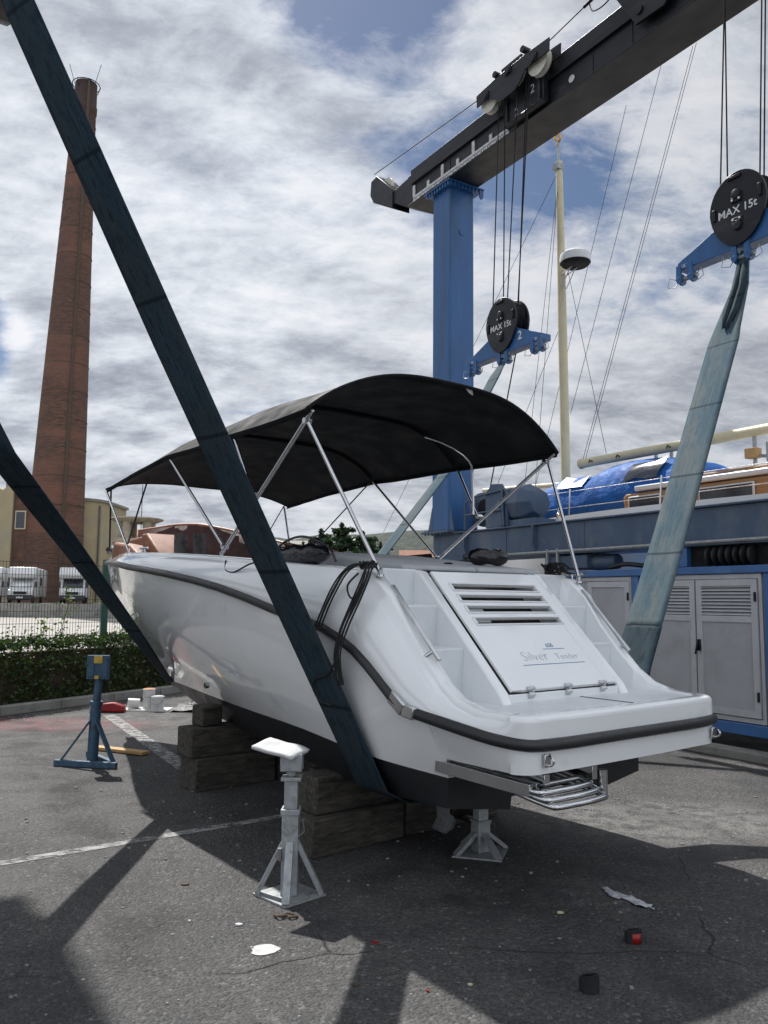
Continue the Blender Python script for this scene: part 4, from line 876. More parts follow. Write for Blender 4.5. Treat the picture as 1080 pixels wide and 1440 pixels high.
door(7.22, 7.66, False, True, False) if False else None
door(7.20, 7.90, False, True, False); door(7.92, 8.13, False, False, False) if False else None
door(4.35, 5.15, True, True, True); door(3.50, 4.33, True, False, False)
b = MB(); b.box((8.3, 3.0, -.0), (8.9, 3.5, .2)); 
b = MB(); b.tube([LP(cabn + .1, 6.2, .13), LP(cabn + .1, 6.2, .2)], .02, 8); part(b, 'drain_plug', 'dark', lift)
# hangers and dark machinery between cabinet and beam
b = MB(); b.box((8.2, 2.5, 2.02), (8.9, 6.35, 2.26)); part(b, 'hose_tray', 'dark', lift)
b = MB()
for i in range(7): b.lathe(LP(8.14, 6.05 - i * .09, 2.14), [(.08, -.02), (.11, 0), (.08, .02)], 14, 'y')
part(b, 'hose_reel', 'rubber', lift)
b = MB(); b.box((8.12, 6.35, 2.03), (8.6, 6.62, 2.255)); part(b, 'hanger_plate', 'brightblue', lift)
b = MB(); b.box((8.12, 7.95, 2.05), (8.5, 8.75, 2.24)); b.lathe(LP(8.3, 7.9, 2.14), [(.10, -.35), (.11, 0), (.1, .1)], 14, 'y'); part(b, 'pump_motor', 'fadeblue', lift, bevel=.02)
b = MB(); b.tube(cat_path([LP(8.2, 7.6, 2.06), LP(8.15, 7.3, 2.09), LP(8.2, 7.0, 2.06), LP(8.15, 6.8, 2.08)], 5), .03, 8); part(b, 'hydraulic_hose', 'rubber', lift, sharp=60)
for s_ in (5.2, 8.65, 8.45):
    b = MB(); b.bar(LP(8.08, s_, 2.04), LP(8.08, s_, 2.34), .03, .03); part(b, 'hanger', 'galv', lift)
# wheels under the beams
def wheel(n_, s_):
    b = MB(); b.lathe(LP(n_ - .22, s_, .62), [(.30, 0), (.56, .01), (.62, .08), (.62, .36), (.56, .43), (.30, .44)], 32, 'x'); t = part(b, 'wheel', 'tyre', lift, sharp=50)
    b = MB(); b.lathe(LP(n_ - .20, s_, .62), [(.05, .04), (.30, .02), (.30, .38), (.05, .36)], 20, 'x'); part(b, 'rim', 'craneblue', t)
    b = MB(); b.box((n_ - .3, s_ - .12, 1.2), (n_ + .3, s_ + .12, 2.26)); b.box((n_ + .24, s_ - .1, .55), (n_ + .3, s_ + .1, 1.2)); part(b, 'fork', 'craneblue', lift, bevel=.01)
for n_ in (8.75, -.94):
    for s_ in (-1.6, 11.1): wheel(n_, s_)
b = MB(); b.box((.8, -1.6, 9.5), (8.6, -1.2, 10.0)); part(b, 'cross_beam', 'cranedark', lift)

# ---------------------------------------------------------------- hook blocks with spreader beams
def hookblock(n_, s_, z, num, wires, lab, ztop=9.4, swing=0):
    r = thing('hook_block', lab, 'hook block', LIFT, (n_, s_, z), 'hook blocks with blue spreader beams')
    def pear(r0, yo=0):
        out = []
        for k in range(40):
            a = 2 * math.pi * k / 40; c_, s2 = math.cos(a), math.sin(a); rr = r0
            y = c_ * rr * (1 - .10 * max(0, -s2)); zz_ = s2 * rr * (1.12 if s2 > 0 else 1.28)
            out.append((s_ + y, z + zz_ + yo))
        return out
    for x0 in (n_ - .13, n_ + .10):
        b = MB(); b.prism(pear(.335), x0, x0 + .03, 'x'); pl_ = part(b, 'side_plate', 'cranedark', r, bevel=.006)
        if x0 < n_:
            for (dy, dz, L, rot) in ((.27, -.02, .13, 0), (-.27, .06, .13, 0), (.02, .315, .15, 1)):
                b = MB()
                if rot: b.box((x0 - .022, s_ + dy - L / 2, z + dz - .018), (x0, s_ + dy + L / 2, z + dz + .018))
                else: b.box((x0 - .022, s_ + dy - .018, z + dz - L / 2), (x0, s_ + dy + .018, z + dz + L / 2))
                part(b, 'spacer', 'cranedark', pl_, bevel=.004)
            for dz, q in ((.12, -1), (-.22, 1)):
                b = MB(); b.lathe(LP(x0 - .03, s_, z + dz), [(.001, -.006), (.050, 0), (.056, .03)], 16, 'x'); b.box((x0 - .018, s_ - .06, z + dz + (.03 if q > 0 else -.085)), (x0, s_ + .06, z + dz + (.085 if q > 0 else -.03))); part(b, 'axle_keeper', 'cranedark', pl_, bevel=.004)
                b = MB()
                for dy in (-.04, .04): b.lathe(LP(x0 - .03, s_ + dy, z + dz + q * .062), [(.001, -.004), (.013, 0), (.013, .02)], 8, 'x')
                part(b, 'keeper_bolts', 'steel', pl_)
            lettering('MAX 15t', .122, 'whitepaint', pl_, MX(x0 - .0025, s_, z - .05), 'lettering', .001, .0018)
    b = MB(); b.lathe(LP(n_ - .1, s_, z + .10), [(.04, 0), (.26, 0), (.22, .05), (.26, .1), (.22, .15), (.26, .2), (.04, .2)], 28, 'x'); part(b, 'block_sheave', 'dark', r)
    # spreader beam
    zb = z - .44; Ls = .80
    poly = [(s_ + Ls, zb), (s_ + Ls, zb + .09), (s_ + .20, zb + .34), (s_ - .20, zb + .34), (s_ - Ls, zb + .09), (s_ - Ls, zb)]
    b = MB(); b.prism(poly, n_ - .085, n_ + .085, 'x'); spd = part(b, 'spreader_beam', 'craneblue', r, bevel=.006)
    for c in (Ls - .10, 0, -Ls + .10):
        for o_ in (-.075, .075):
            b = MB(); b.prism([(s_ + c + o_ - .028, zb + .05), (s_ + c + o_ + .028, zb + .05), (s_ + c + o_ + .035, zb - .12), (s_ + c + o_, zb - .165), (s_ + c + o_ - .035, zb - .12)], n_ - .11, n_ - .088, 'x')
            b.lathe(LP(n_ - .05, s_ + c + o_ - .012, zb - .10), [(.065, 0), (.065, .024)], 18, 'y'); part(b, 'shackle_plate', 'craneblue', spd)
        b = MB(); b.tube([LP(n_ - .05, s_ + c - .13, zb - .10), LP(n_ - .05, s_ + c + .13, zb - .10)], .026, 12); pin = part(b, 'pin', 'galv', spd)
        b = MB()
        for q in (-1, 1): b.tube([LP(n_ - .05, s_ + c + q * .13, zb - .09), LP(n_ - .09, s_ + c + q * .21, zb - .05), LP(n_ - .09, s_ + c + q * .24, zb - .15), LP(n_ - .07, s_ + c + q * .15, zb - .17), LP(n_ - .05, s_ + c + q * .12, zb - .11)], .005, 6)
        part(b, 'pin_clips', 'steel_dull', pin)
        lettering('MAX 7.5t', .055, 'whitepaint', spd, MX(n_ - .0875, s_ + c, zb + .035), 'lettering', .001, .001)
    if num: lettering(num, .17, 'whitepaint', spd, MX(n_ - .0875, s_ - .36, zb + .17), 'lettering', .001, .003)
    for (ds, dn, ds2, dn2) in wires:
        b = MB(); b.tube([LP(n_ + dn, s_ + ds, z + .24), LP(7.84 if n_ > 4 else n_, s_ + ds2, ztop)], .009, 6); part(b, 'hoist_cable', 'cable', r)
    return r
hb1 = hookblock(7.62, 5.10, 5.76, '', [(.25, -.05, .24, 0), (.23, .05, .27, 0), (-.22, -.05, -.22, 0), (-.20, .05, -.26, 0)], 'nearer dark round pulley block with a blue spreader beam at the right edge')
hb2 = hookblock(7.62, 8.93, 5.58, '2', [(.27, -.05, .42, 0), (.15, .05, .28, 0), (-.05, -.05, -.02, 0), (-.18, .05, -.22, 0), (-.25, -.02, -.28, 0)], 'farther dark pulley block whose blue spreader beam is marked with a 2')
hookblock(-.02, 4.8, 6.65, '', [(.25, 0, .25, 0), (-.22, 0, -.22, 0)], 'pulley block above the left edge holding the wide navy stern sling')
hookblock(.05, 5.62, 4.0, '2', [(.25, 0, .25, 0), (-.22, 0, -.22, 0)], 'pulley block beyond the left edge holding the narrow navy bow sling')

# ---------------------------------------------------------------- slings
def ribbon(name, mat, pts, lab, cat='sling', th=.008, frames=None, org=(0, 0, 0), group='lifting slings under the boat'):
    """pts: (centre, width direction, width) in world space"""
    b = MB(); rows = []; uvs = []; d = 0; K_ = 14
    seq = []
    for i in range(len(pts) - 1):
        for k in range(K_ if i < len(pts) - 2 else K_ + 1):
            t = k / K_; a, c = pts[i], pts[i + 1]; seq.append((V(a[0]).lerp(V(c[0]), t), V(a[1]).normalized().lerp(V(c[1]).normalized(), t), a[2] + (c[2] - a[2]) * t))
    prev = None
    for p, wv, wd in seq:
        if prev is not None: d += (p - prev).length
        prev = p; wv = wv.normalized(); row = []; uv = []
        tn = V((0, 0, 0))
        for j in range(7):
            q = j / 6 - .5; bow = .012 * math.sin(d * 1.1) * (1 - 4 * q * q)
            row.append(p + wv * (q * wd) + V((0, 0, bow * .4))); uv.append((q * wd + .5, d))
        rows.append(row); uvs.append(uv)
    b.grid(rows, uvs); return solo(b, name, mat, lab, cat, WORLD, org, group, solid=th, sharp=60, recalc=False)
def bw(u, v, z): return BOAT.m @ BL(u, v, z)
def lw(n_, s_, z): return LIFT.m @ V((n_, s_, z))
Hd = (BOAT.m.to_3x3() @ V((0, 1, 0))); Dd = (LIFT.m.to_3x3() @ V((0, 1, 0)))
stern_keel = bw(1.22, -.30, .36)
ribbon('boat_sling', 'strap_dark', [(lw(.02, 4.76, 6.10), (-.80, .6, 0), .27), (V((-2.08, 4.30, 4.92)), (-.80, .6, 0), .26), (V((-1.28, 4.76, 3.11)), (-.78, .62, 0), .29), (bw(1.19, -.90, .50), Hd, .30), (bw(1.20, -.72, .415), Hd, .30), (bw(1.22, 0, .33), Hd, .30), (bw(1.0, .80, .42), Hd, .3), (bw(.84, 1.04, .66), Hd, .32)],
       'wide dark navy webbing sling crossing the picture from top left under the stern')
ribbon('boat_sling', 'strap_dark', [(lw(.18, 5.62, 3.35), (-1, .1, 0), .22), (V((-2.48, 5.26, 2.52)), (-1, .1, 0), .22), (V((-2.31, 6.10, 1.98)), (-.9, .3, 0), .21), (V((-2.03, 7.04, 1.235)), (-.75, .6, 0), .19), (V((-2.33, 8.95, .81)), Hd, .22), (bw(6.05, .02, .655), Hd, .26), (bw(6.0, .4, 1.0), Hd, .26)],
       'narrow dark navy webbing sling coming in at the left edge and passing under the bow')
slR = ribbon('boat_sling', 'strap_pale', [(lw(7.60, 5.10, 5.30), Dd, .10), (lw(7.56, 5.10, 5.14), Dd, .14), (lw(7.46, 5.08, 4.86), Dd, .20), (lw(7.12, 5.02, 4.31), Dd, .32), (lw(7.04, 5.0, 4.18), Dd, .355), (lw(5.65, 4.6, 2.12), Dd, .35), (lw(5.16, 4.46, 1.42), Dd, .35)],
       'faded pale blue webbing sling hanging from the nearer right pulley block')
b = MB()
for q in (-1, 1):
    rows = [[lw(n_ - .02, s_ + q * a, z), lw(n_ - .045, s_ + q * a * .45, z), lw(n_ - .03, s_ + q * a * .08, z)] for n_, s_, z, a in ((7.56, 5.10, 5.14, .06), (7.46, 5.08, 4.86, .085), (7.28, 5.05, 4.57, .10), (7.12, 5.02, 4.33, .03))]
    b = MB(); b.grid(rows, [[(x * .1 + .5, i * .3) for x in range(3)] for i in range(4)]); part(b, 'folded_edge', 'strap_dark', slR, solid=.006, recalc=False)  # darker webbing colour on the flaps draws the shade of the creases
ribbon('boat_sling', 'strap_dark', [(lw(5.165, 4.46, 1.425), Dd, .355), (lw(4.96, 4.40, 1.13), Dd, .355), (bw(.85, 1.02, .72), Hd, .35)], 'dark lower end of the pale sling behind the swim platform')
ribbon('boat_sling', 'strap_pale', [(lw(7.60, 8.95, 5.10), Dd, .08), (lw(7.40, 8.95, 4.80), Dd, .24), (lw(6.5, 8.95, 3.30), Dd, .26), (lw(5.5, 8.95, 2.14), Dd, .26), (bw(5.6, .55, 1.0), Hd, .26)], 'pale sling seen edge-on behind the canopy, hanging from the pulley block marked 2')

# ================================================================== supports
def timber(a, c, lab, fr, rz=0):
    b = MB(); b.box(a, c); n0 = len(b.v); o = solo(b, 'timber_block', 'timber', lab, 'timber block', fr, ((a[0] + c[0]) / 2, (a[1] + c[1]) / 2, a[2]), 'timber blocks carrying the keel', bevel=.014)
    ct = V(((a[0] + c[0]) / 2, (a[1] + c[1]) / 2, 0)); o.rotation_euler[2] += rz; return o
# forward stack (x = across)
timber((-.80, 3.72, 0), (-.02, 4.02, .27), 'bottom port-side timber of the forward stack', BOAT, .02)
timber((.02, 3.72, 0), (.80, 4.02, .268), 'bottom starboard-side timber of the forward stack', BOAT, -.02)
timber((-.84, 3.74, .272), (.70, 4.01, .515), 'long weathered timber with rounded end on top of the forward stack', BOAT, .01)
timber((-.72, 3.80, .518), (-.52, 3.98, .69), 'small pale timber offcut on top of the forward stack', BOAT, .1)
timber((.5, 3.80, .518), (.68, 3.98, .66), 'small timber offcut on the far side of the forward stack', BOAT, .1)
timber((-1.02, 1.66, 0), (-.24, 1.96, .235), 'bottom port-side timber of the aft stack', BOAT, .06)
timber((-.20, 1.70, 0), (.70, 1.98, .235), 'bottom starboard-side timber of the aft stack', BOAT, 0)
timber((-.94, 1.72, .238), (-.28, 1.97, .47), 'upper timber of the aft stack under the port chine', BOAT, .03)
timber((-.22, 1.70, .238), (.62, 1.95, .385), 'upper thin timber of the aft stack under the keel', BOAT, -.02)
timber((-.62, 2.05, 0), (.1, 2.34, .24), 'bottom timber behind the aft stack', BOAT, .1)
timber((-.60, 2.06, .243), (.05, 2.32, .40), 'upper timber behind the aft stack', BOAT, -.05)
# jack stands
def jack(fr, org, H, mat, lab, pad=None, baseR=.30, rot=0, n=4, padmat='pad', tube_r=.032):
    r = thing('jack_stand', lab, 'jack stand', fr, org, 'jack stands on the asphalt'); ox, oy = org[0], org[1]; r.rotation_euler[2] += rot
    def P(a, rad, z): return V((ox + rad * math.cos(a), oy + rad * math.sin(a), z))
    A = [math.pi / 2 + 2 * math.pi * k / n for k in range(n)]
    b = MB(); b.prism([(P(a, baseR, 0).x, P(a, baseR, 0).y) for a in A], .002, .012, 'z'); part(b, 'base_plate', mat, r)
    for a in A:
        b = MB(); b.bar(P(a, baseR * .88, .012), P(a, .035, H * .36), .042, .026, (math.cos(a), math.sin(a), 1)); part(b, 'leg', mat, r, bevel=.002)
    b = MB(); b.box((ox - .045, oy - .045, .012), (ox + .045, oy + .045, H * .58)); b.box((ox - .052, oy - .052, H * .54), (ox + .052, oy + .052, H * .58)); part(b, 'outer_post', mat, r, bevel=.004)
    b = MB(); b.box((ox - .036, oy - .036, H * .3), (ox + .036, oy + .036, H * .77)); b.box((ox - .055, oy - .045, H * .765), (ox + .055, oy + .045, H * .79)); part(b, 'inner_post', mat, r, bevel=.003)
    b = MB(); b.tube([V((ox, oy, H * .78)), V((ox, oy, H * .95))], .016, 10); b.tube([V((ox, oy, H * .80)), V((ox, oy, H * .84))], .03, 8); part(b, 'screw', 'galv', r)
    b = MB(); b.box((ox - .06, oy - .055, H * .83), (ox + .06, oy + .055, H * .95)); part(b, 'pad_cup', mat, r, bevel=.006)
    b = MB(); b.tube([V((ox + .035, oy - .03, H * .5)), V((ox + .07, oy - .05, H * .52)), V((ox + .08, oy - .05, H * .44)), V((ox + .03, oy - .04, H * .38))], .004, 6); b.tube([V((ox - .05, oy - .055, H * .25)), V((ox - .05, oy - .055, H * .33))], .012, 8); part(b, 'locking_pin', 'steel_dull', r)
    return r, (ox, oy)
j1, _ = jack(WORLD, (-.495, 4.70, 0), .80, 'galv', 'galvanised steel jack stand with a tilted white pad under the port side', rot=0, baseR=.20)
b = MB(); Mx = Matrix.Translation((-.555, 4.72, .775)) @ Matrix.Rotation(R(9), 4, 'Y') @ Matrix.Rotation(R(14), 4, 'X') @ Matrix.Rotation(R(-28), 4, 'Z')
b.grid([[Mx @ V((x, y, .012 * math.sin(x * 14) + .008 * mnoise.noise((x * 9, y * 9, 0)) - .10 * max(0, -x - .08))) for x in [-.145 + .27 * i / 10 for i in range(11)]] for y in [-.085 + .17 * j / 7 for j in range(8)]])
part(b, 'pad', 'pad', j1, 'white plastic-covered pad', solid=.018, recalc=False)
j2, _ = jack(WORLD, (.64, 5.50, 0), .36, 'galv', 'small galvanised jack stand behind the propeller', rot=.5, baseR=.22)
# old blue A-frame stand by the hedge
bs = thing('jack_stand', 'old worn blue jack stand with a square head plate near the hedge', 'jack stand', WORLD, (-2.80, 8.22, 0), 'jack stands on the asphalt')
b = MB(); b.tube([(-2.80, 8.22, .01), (-2.785, 8.22, .60), (-2.73, 8.22, .63)][:2], .052, 14); part(b, 'outer_tube', 'bluestand', bs)
b = MB(); b.tube([(-2.783, 8.22, .58), (-2.755, 8.22, .98)], .038, 12); b.tube([(-2.785, 8.22, .56), (-2.783, 8.22, .60)], .062, 12); part(b, 'inner_tube', 'bluestand', bs)
b = MB(); b.bar((-3.13, 8.14, .03), (-2.50, 8.02, .03), .05, .055); part(b, 'foot_bar', 'bluestand', bs, bevel=.004)
b = MB(); b.bar((-2.98, 8.62, .03), (-2.55, 8.08, .03), .05, .055); part(b, 'foot_bar', 'bluestand', bs, bevel=.004)
for p, q in (((-3.07, 8.13, .05), (-2.81, 8.19, .44)), ((-2.54, 8.05, .05), (-2.77, 8.19, .44)), ((-2.95, 8.58, .05), (-2.79, 8.25, .42))):
    b = MB(); b.bar(p, q, .045, .02); part(b, 'brace', 'bluestand', bs, bevel=.002)
b = MB(); b.box((-2.875, 8.16, .815), (-2.655, 8.19, 1.045)); b.box((-2.86, 8.15, .84), (-2.80, 8.24, 1.02)); b.box((-2.73, 8.15, .84), (-2.67, 8.24, 1.02)); part(b, 'head_plate', 'bluestand', bs, bevel=.004)
b = MB(); b.box((-2.80, 8.145, .97), (-2.72, 8.158, 1.035)); b.box((-2.79, 8.145, .82), (-2.75, 8.158, .85)); part(b, 'paint_mark', 'yellow', bs)
b = MB(); b.bar((-3.05, 9.02, .022), (-2.42, 8.72, .022), .11, .03); solo(b, 'plank', 'plank', 'short fresh yellow plank lying behind the blue jack stand', 'plank', WORLD, (-2.7, 8.9, 0), bevel=.003)
# small things on the ground
def ringthing(x, y, lab, red=False, r=.040, h_=.055, tilt=.2):
    t = thing('plastic_ring', lab, 'ring', WORLD, (x, y, 0), 'plastic rings dropped on the asphalt'); Mx = Matrix.Translation((x, y, 0)); b = MB(); n = 26; rows = []
    for rr, z in ((r, 0), (r, 1), (r - .008, 1), (r - .008, 0)): rows.append([Mx @ V((rr * math.cos(a), rr * math.sin(a) * .95, z * (h_ + .012 * math.cos(a + 1)) + .002)) for a in [2 * math.pi * k / n for k in range(n)]])
    b.grid(rows + [rows[0]], closed=True); part(b, 'ring_wall', 'rubber', t, sharp=40)
    if red:
        b = MB(); b.grid([[Mx @ V(((r + .0015) * math.cos(a), (r + .0015) * math.sin(a) * .95, z)) for a in [R(-110 + 9 * k) for k in range(8)]] for z in (.004, h_ - .006)]); part(b, 'red_label', 'red', t, solid=.001)
    return t
ringthing(1.203, 4.097 + .03, 'short black plastic ring with a red label on the shaded asphalt', True)
ringthing(.87, 3.594 + .03, 'plain black plastic ring nearest the bottom of the picture', False, .042, .06)
b = MB(); rows = [[(1.25 + .18 * i / 12 + .01 * math.sin(j * 2), 4.80 - .02 * i + .09 * (j / 6 - .5) * (1 + .5 * math.sin(i)) * 1.2, .006 + .022 * abs(mnoise.noise((i * .7, j * .9, 1)))) for j in range(7)] for i in range(13)]
b.grid(rows); solo(b, 'plastic_scrap', 'plasticbag', 'crumpled scrap of clear plastic lying on the shaded asphalt', 'litter', WORLD, (1.33, 4.7, 0), solid=.001, recalc=False)
def litter(x, y, s_, mat, lab, nm='litter_scrap', h_=.008):
    b = MB(); pts = [(x + s_ * math.cos(a) * rng.uniform(.5, 1.1), y + s_ * .6 * math.sin(a) * rng.uniform(.5, 1.1)) for a in [2 * math.pi * k / 8 for k in range(8)]]; b.prism(pts, .002, h_, 'z'); solo(b, nm, mat, lab, 'litter', WORLD, (x, y, 0))
litter(-.02, 4.08, .022, 'red', 'tiny red plastic scrap at the edge of the shadow below the stern'); litter(-.70, 4.28, .022, 'greyletter', 'small curled white scrap left of the white paint spot')
litter(-.95, 4.32, .010, 'greyletter', 'tiny white speck on the sunlit asphalt'); litter(.93, 4.48, .022, 'cream', 'small greenish-cream crumpled scrap in the shade'); litter(.38, 3.66, .012, 'cream', 'tiny cream scrap at the bottom shadow corner'); litter(.20, 3.6, .01, 'red', 'red fleck near the bottom shadow corner')
litter(-1.1, 4.85, .03, 'bark', 'dry dark leaf by the white parking line'); litter(-.1, 3.65, .02, 'bark', 'dark twig scrap near the bottom of the picture')
b = MB(); b.tube(cat_path([(-.54, 4.40, .008), (-.51, 4.36, .016), (-.47, 4.385, .010), (-.45, 4.36, .012), (-.42, 4.39, .008), (-.47, 4.41, .012), (-.50, 4.38, .008)], 5), .006, 6); solo(b, 'chain_scrap', 'bark', 'small rusty chain end by the foot of the front jack stand', 'chain', WORLD, (-.46, 4.4, 0))
for i in range(46):
    pass
b = MB()
for i in range(420):
    x = rng.uniform(-2.6, 3.2); y = rng.uniform(3.2, 8.5); s_ = rng.uniform(.003, .010) * (1 if y < 5 else 1.4); n = rng.randint(4, 6)
    a0 = rng.uniform(0, 6); b.prism([(x + s_ * math.cos(a0 + 2 * math.pi * k / n), y + s_ * rng.uniform(.6, 1) * math.sin(a0 + 2 * math.pi * k / n)) for k in range(n)], 0, s_ * rng.uniform(.3, .9), 'z')
solo(b, 'loose_grit', 'concrete', 'scattered small grey grit on the asphalt', 'grit', WORLD, (0, 5, 0), kind='stuff')
# group of tins, red tool and tarp by the kerb
def tin(x, y, r, h_, lab, rust):
    t = thing('paint_tin', lab, 'paint tin', WORLD, (x, y, 0), 'paint tins by the kerb'); b = MB(); b.lathe((x, y, 0), [(r, .02), (r, h_), (r * 1.04, h_ + .004), (r * 1.04, h_ + .014), (r * .9, h_ + .016)], 20); part(b, 'tin_body', 'whitecan', t)
    b = MB(); b.lathe((x, y, h_ + .016), [(r * .9, 0), (r * .88, .006)], 20); part(b, 'lid', 'orange' if rust else 'galv', t)
    b = MB(); b.tube([(x + r * math.cos(a), y - r * 1.02, h_ * .9 - r * math.sin(a) * .8) for a in [math.pi * k / 8 for k in range(9)]], .003, 5); part(b, 'tin_handle', 'steel_dull', t); return t
tin(-3.38, 12.22, .085, .28, 'taller rust-lidded white paint tin by the kerb', True); tin(-3.22, 12.10, .09, .19, 'shorter white paint tin by the kerb', False)
b = MB(); b.box((-3.72, 12.0, 0), (-3.05, 12.35, .02)); solo(b, 'drip_board', 'whitecan', 'white splashed board under the paint tins', 'board', WORLD, (-3.4, 12.1, 0))
b = MB(); b.tube([(-3.66, 12.15, .10), (-3.50, 12.18, .09)], .07, 12); solo(b, 'paint_roller', 'whitecan', 'white paint roller lying left of the tins', 'paint roller', WORLD, (-3.6, 12.1, 0))
b = MB(); b.prism([(-3.98, .005), (-3.62, .005), (-3.64, .09), (-3.78, .14), (-3.95, .12)], 11.85, 11.98, 'y'); solo(b, 'tool_case', 'red', 'small red tool case by the kerb behind the blue stand', 'tool case', WORLD, (-3.8, 11.9, 0), bevel=.02)
b = MB(); b.prism([(-4.10, .005), (-3.95, .005), (-3.99, .17), (-4.08, .15)], 11.8, 11.92, 'y'); solo(b, 'plastic_tub', 'whitecan', 'small white plastic tub next to the red tool case', 'tub', WORLD, (-4.0, 11.86, 0), bevel=.01)
b = MB(); rows = [[(-3.02 + .95 * i / 14, 11.95 + .55 * j / 9, .012 + (.26 * math.exp(-((i - 7) / 4.5) ** 2 - ((j - 5) / 3) ** 2)) * (1 + .5 * mnoise.noise((i * .8, j * .9, 3))) + .03 * abs(mnoise.noise((i * 1.3, j * 1.7, 4)))) for j in range(10)] for i in range(15)]
b.grid(rows, sm=False); solo(b, 'tarpaulin', 'tarp', 'crumpled black tarpaulin heap by the kerb next to the timber', 'tarpaulin', WORLD, (-2.6, 12.2, 0), sharp=18, recalc=False)
b = MB(); b.box((-2.36, 9.9, .001), (-1.95, 10.35, .006)); 
for i in range(7): b.box((-2.34 + .055 * i, 9.92, .006), (-2.315 + .055 * i, 10.33, .012))
solo(b, 'drain_grate', 'dark', 'dark iron drain grate set in the asphalt beside the timber stack', 'drain grate', WORLD, (-2.15, 10.1, 0))
# concrete strip under the lift
b = MB(); b.box((7.75, 2.0, 0), (7.98, 9.4, .09)); solo(b, 'concrete_strip', 'concrete', 'low mossy concrete strip in front of the cabinets', 'kerb strip', LIFT, (7.86, 6, 0), bevel=.01)

# ================================================================== yacht beyond the lift
yt = thing('sailing_yacht', 'white sailing yacht with cream mast, teak cabin and bright blue cover beyond the lift', 'sailing yacht', LIFT, (10.6, 7, 0))
b = MB(); rows = []
for i in range(25):
    s_ = -1 + 14 * i / 24; t = i / 24; w_ = 1.55 * (1 - abs(2 * t - .9) ** 2.6 * .9) if t < .95 else .18; w_ = max(.12, w_); zs_ = 2.92 + .25 * max(0, t - .5)
    rows.append([LP(10.6 + w_ * x, s_ + (.0 if i < 24 else .3), z) for x, z in ((-1, zs_), (-1.02, 2.5), (-.99, 2.1), (-.85, 1.5), (-.45, 1.0), (0, .55), (.45, 1.0), (.85, 1.5), (.99, 2.1), (1.02, 2.5), (1, zs_))])
b.grid(rows); b.poly(rows[0]); part(b, 'hull', 'yachthull', yt)
b = MB(); b.grid([[r[0] + V((.02, 0, -.01)), r[-1] - V((.02, 0, .01))] for r in rows]); part(b, 'deck', 'teak', yt)
b = MB(); b.prism([(8.72, 2.92), (8.76, 3.20), (8.70, 3.25), (3.0, 3.27), (3.0, 2.92)], 9.75, 11.4, 'x'); cab_ = part(b, 'cabin', 'teak', yt, bevel=.02)
b = MB(); b.box((9.70, 3.0, 3.27), (11.45, 8.5, 3.35)); b.box((9.9, 3.0, 3.35), (11.2, 7.9, 3.39)); part(b, 'cabin_roof', 'yachthull', cab_, bevel=.02)
b = MB(); b.tube([LP(9.95, 3.0, 3.42), LP(9.95, 8.0, 3.42)], .018, 6)
for k in range(5): b.box((9.93, 3.6 + k, 3.38), (9.97, 3.75 + k, 3.42))
part(b, 'hand_grip', 'teak', cab_)
for s0, s1 in ((8.05, 8.6), (6.55, 7.35), (4.9, 5.8)):
    b = MB(); b.box((9.715, s0 - .03, 2.99), (9.745, s1 + .03, 3.20)); wf = part(b, 'cabin_window', 'yachthull', cab_, bevel=.02)
    b = MB(); b.box((9.705, s0, 3.015), (9.72, s1, 3.175)); part(b, 'pane', 'pane', wf)
# blue cover over the companionway and mast foot
def section(s_, zt, hw, z0, sag=0):
    out = []
    for k in range(17):
        a = math.pi * k / 16; c_, q = math.cos(a), math.sin(a)
        out.append(LP(10.55 - hw * math.copysign(abs(c_) ** .6, c_) + .03 * mnoise.noise((s_ * 3, k * .7, 1)), s_ + .03 * math.sin(k), z0 + (zt - z0) * q ** .62 + .05 * mnoise.noise((s_ * 3.1, k * .45, 5)) - (.035 if int(s_ * 20) % 2 else 0) * q))
    return out
b = MB(); b.grid([section(s_, zt, hw, z0) for s_, zt, hw, z0 in ((11.15, 3.10, .55, 2.95), (11.05, 3.40, .66, 2.95), (10.9, 3.56, .72, 2.95), (10.75, 3.66, .75, 2.95), (10.4, 3.72, .76, 2.95), (10.0, 3.74, .77, 2.95), (9.75, 3.74, .77, 2.95), (9.4, 3.82, .78, 2.95), (9.0, 3.86, .78, 2.95), (8.7, 3.86, .78, 2.95), (8.4, 3.83, .78, 2.96), (8.1, 3.78, .78, 3.0), (7.9, 3.72, .78, 3.1), (7.6, 3.45, .74, 3.32))])
cov = part(b, 'blue_cover', 'bluecover', yt, sharp=50, recalc=False, solid=.01)
b = MB(); b.grid([[p + V((-.03, 0, .012)) for p in section(s_, 3.74, .77, 2.95)[3:7]] for s_ in (10.3, 10.15, 9.95, 9.7)]); part(b, 'cover_window', 'whitecloth', cov, sharp=50, recalc=False)
b = MB(); b.grid([[p + V((-.035, 0, .012)) for p in section(s_, 3.84, .78, 2.96)[2:6]] for s_ in (8.75, 8.5, 8.3, 8.1)]); part(b, 'hood_window', 'pane', cov, sharp=50, recalc=False)
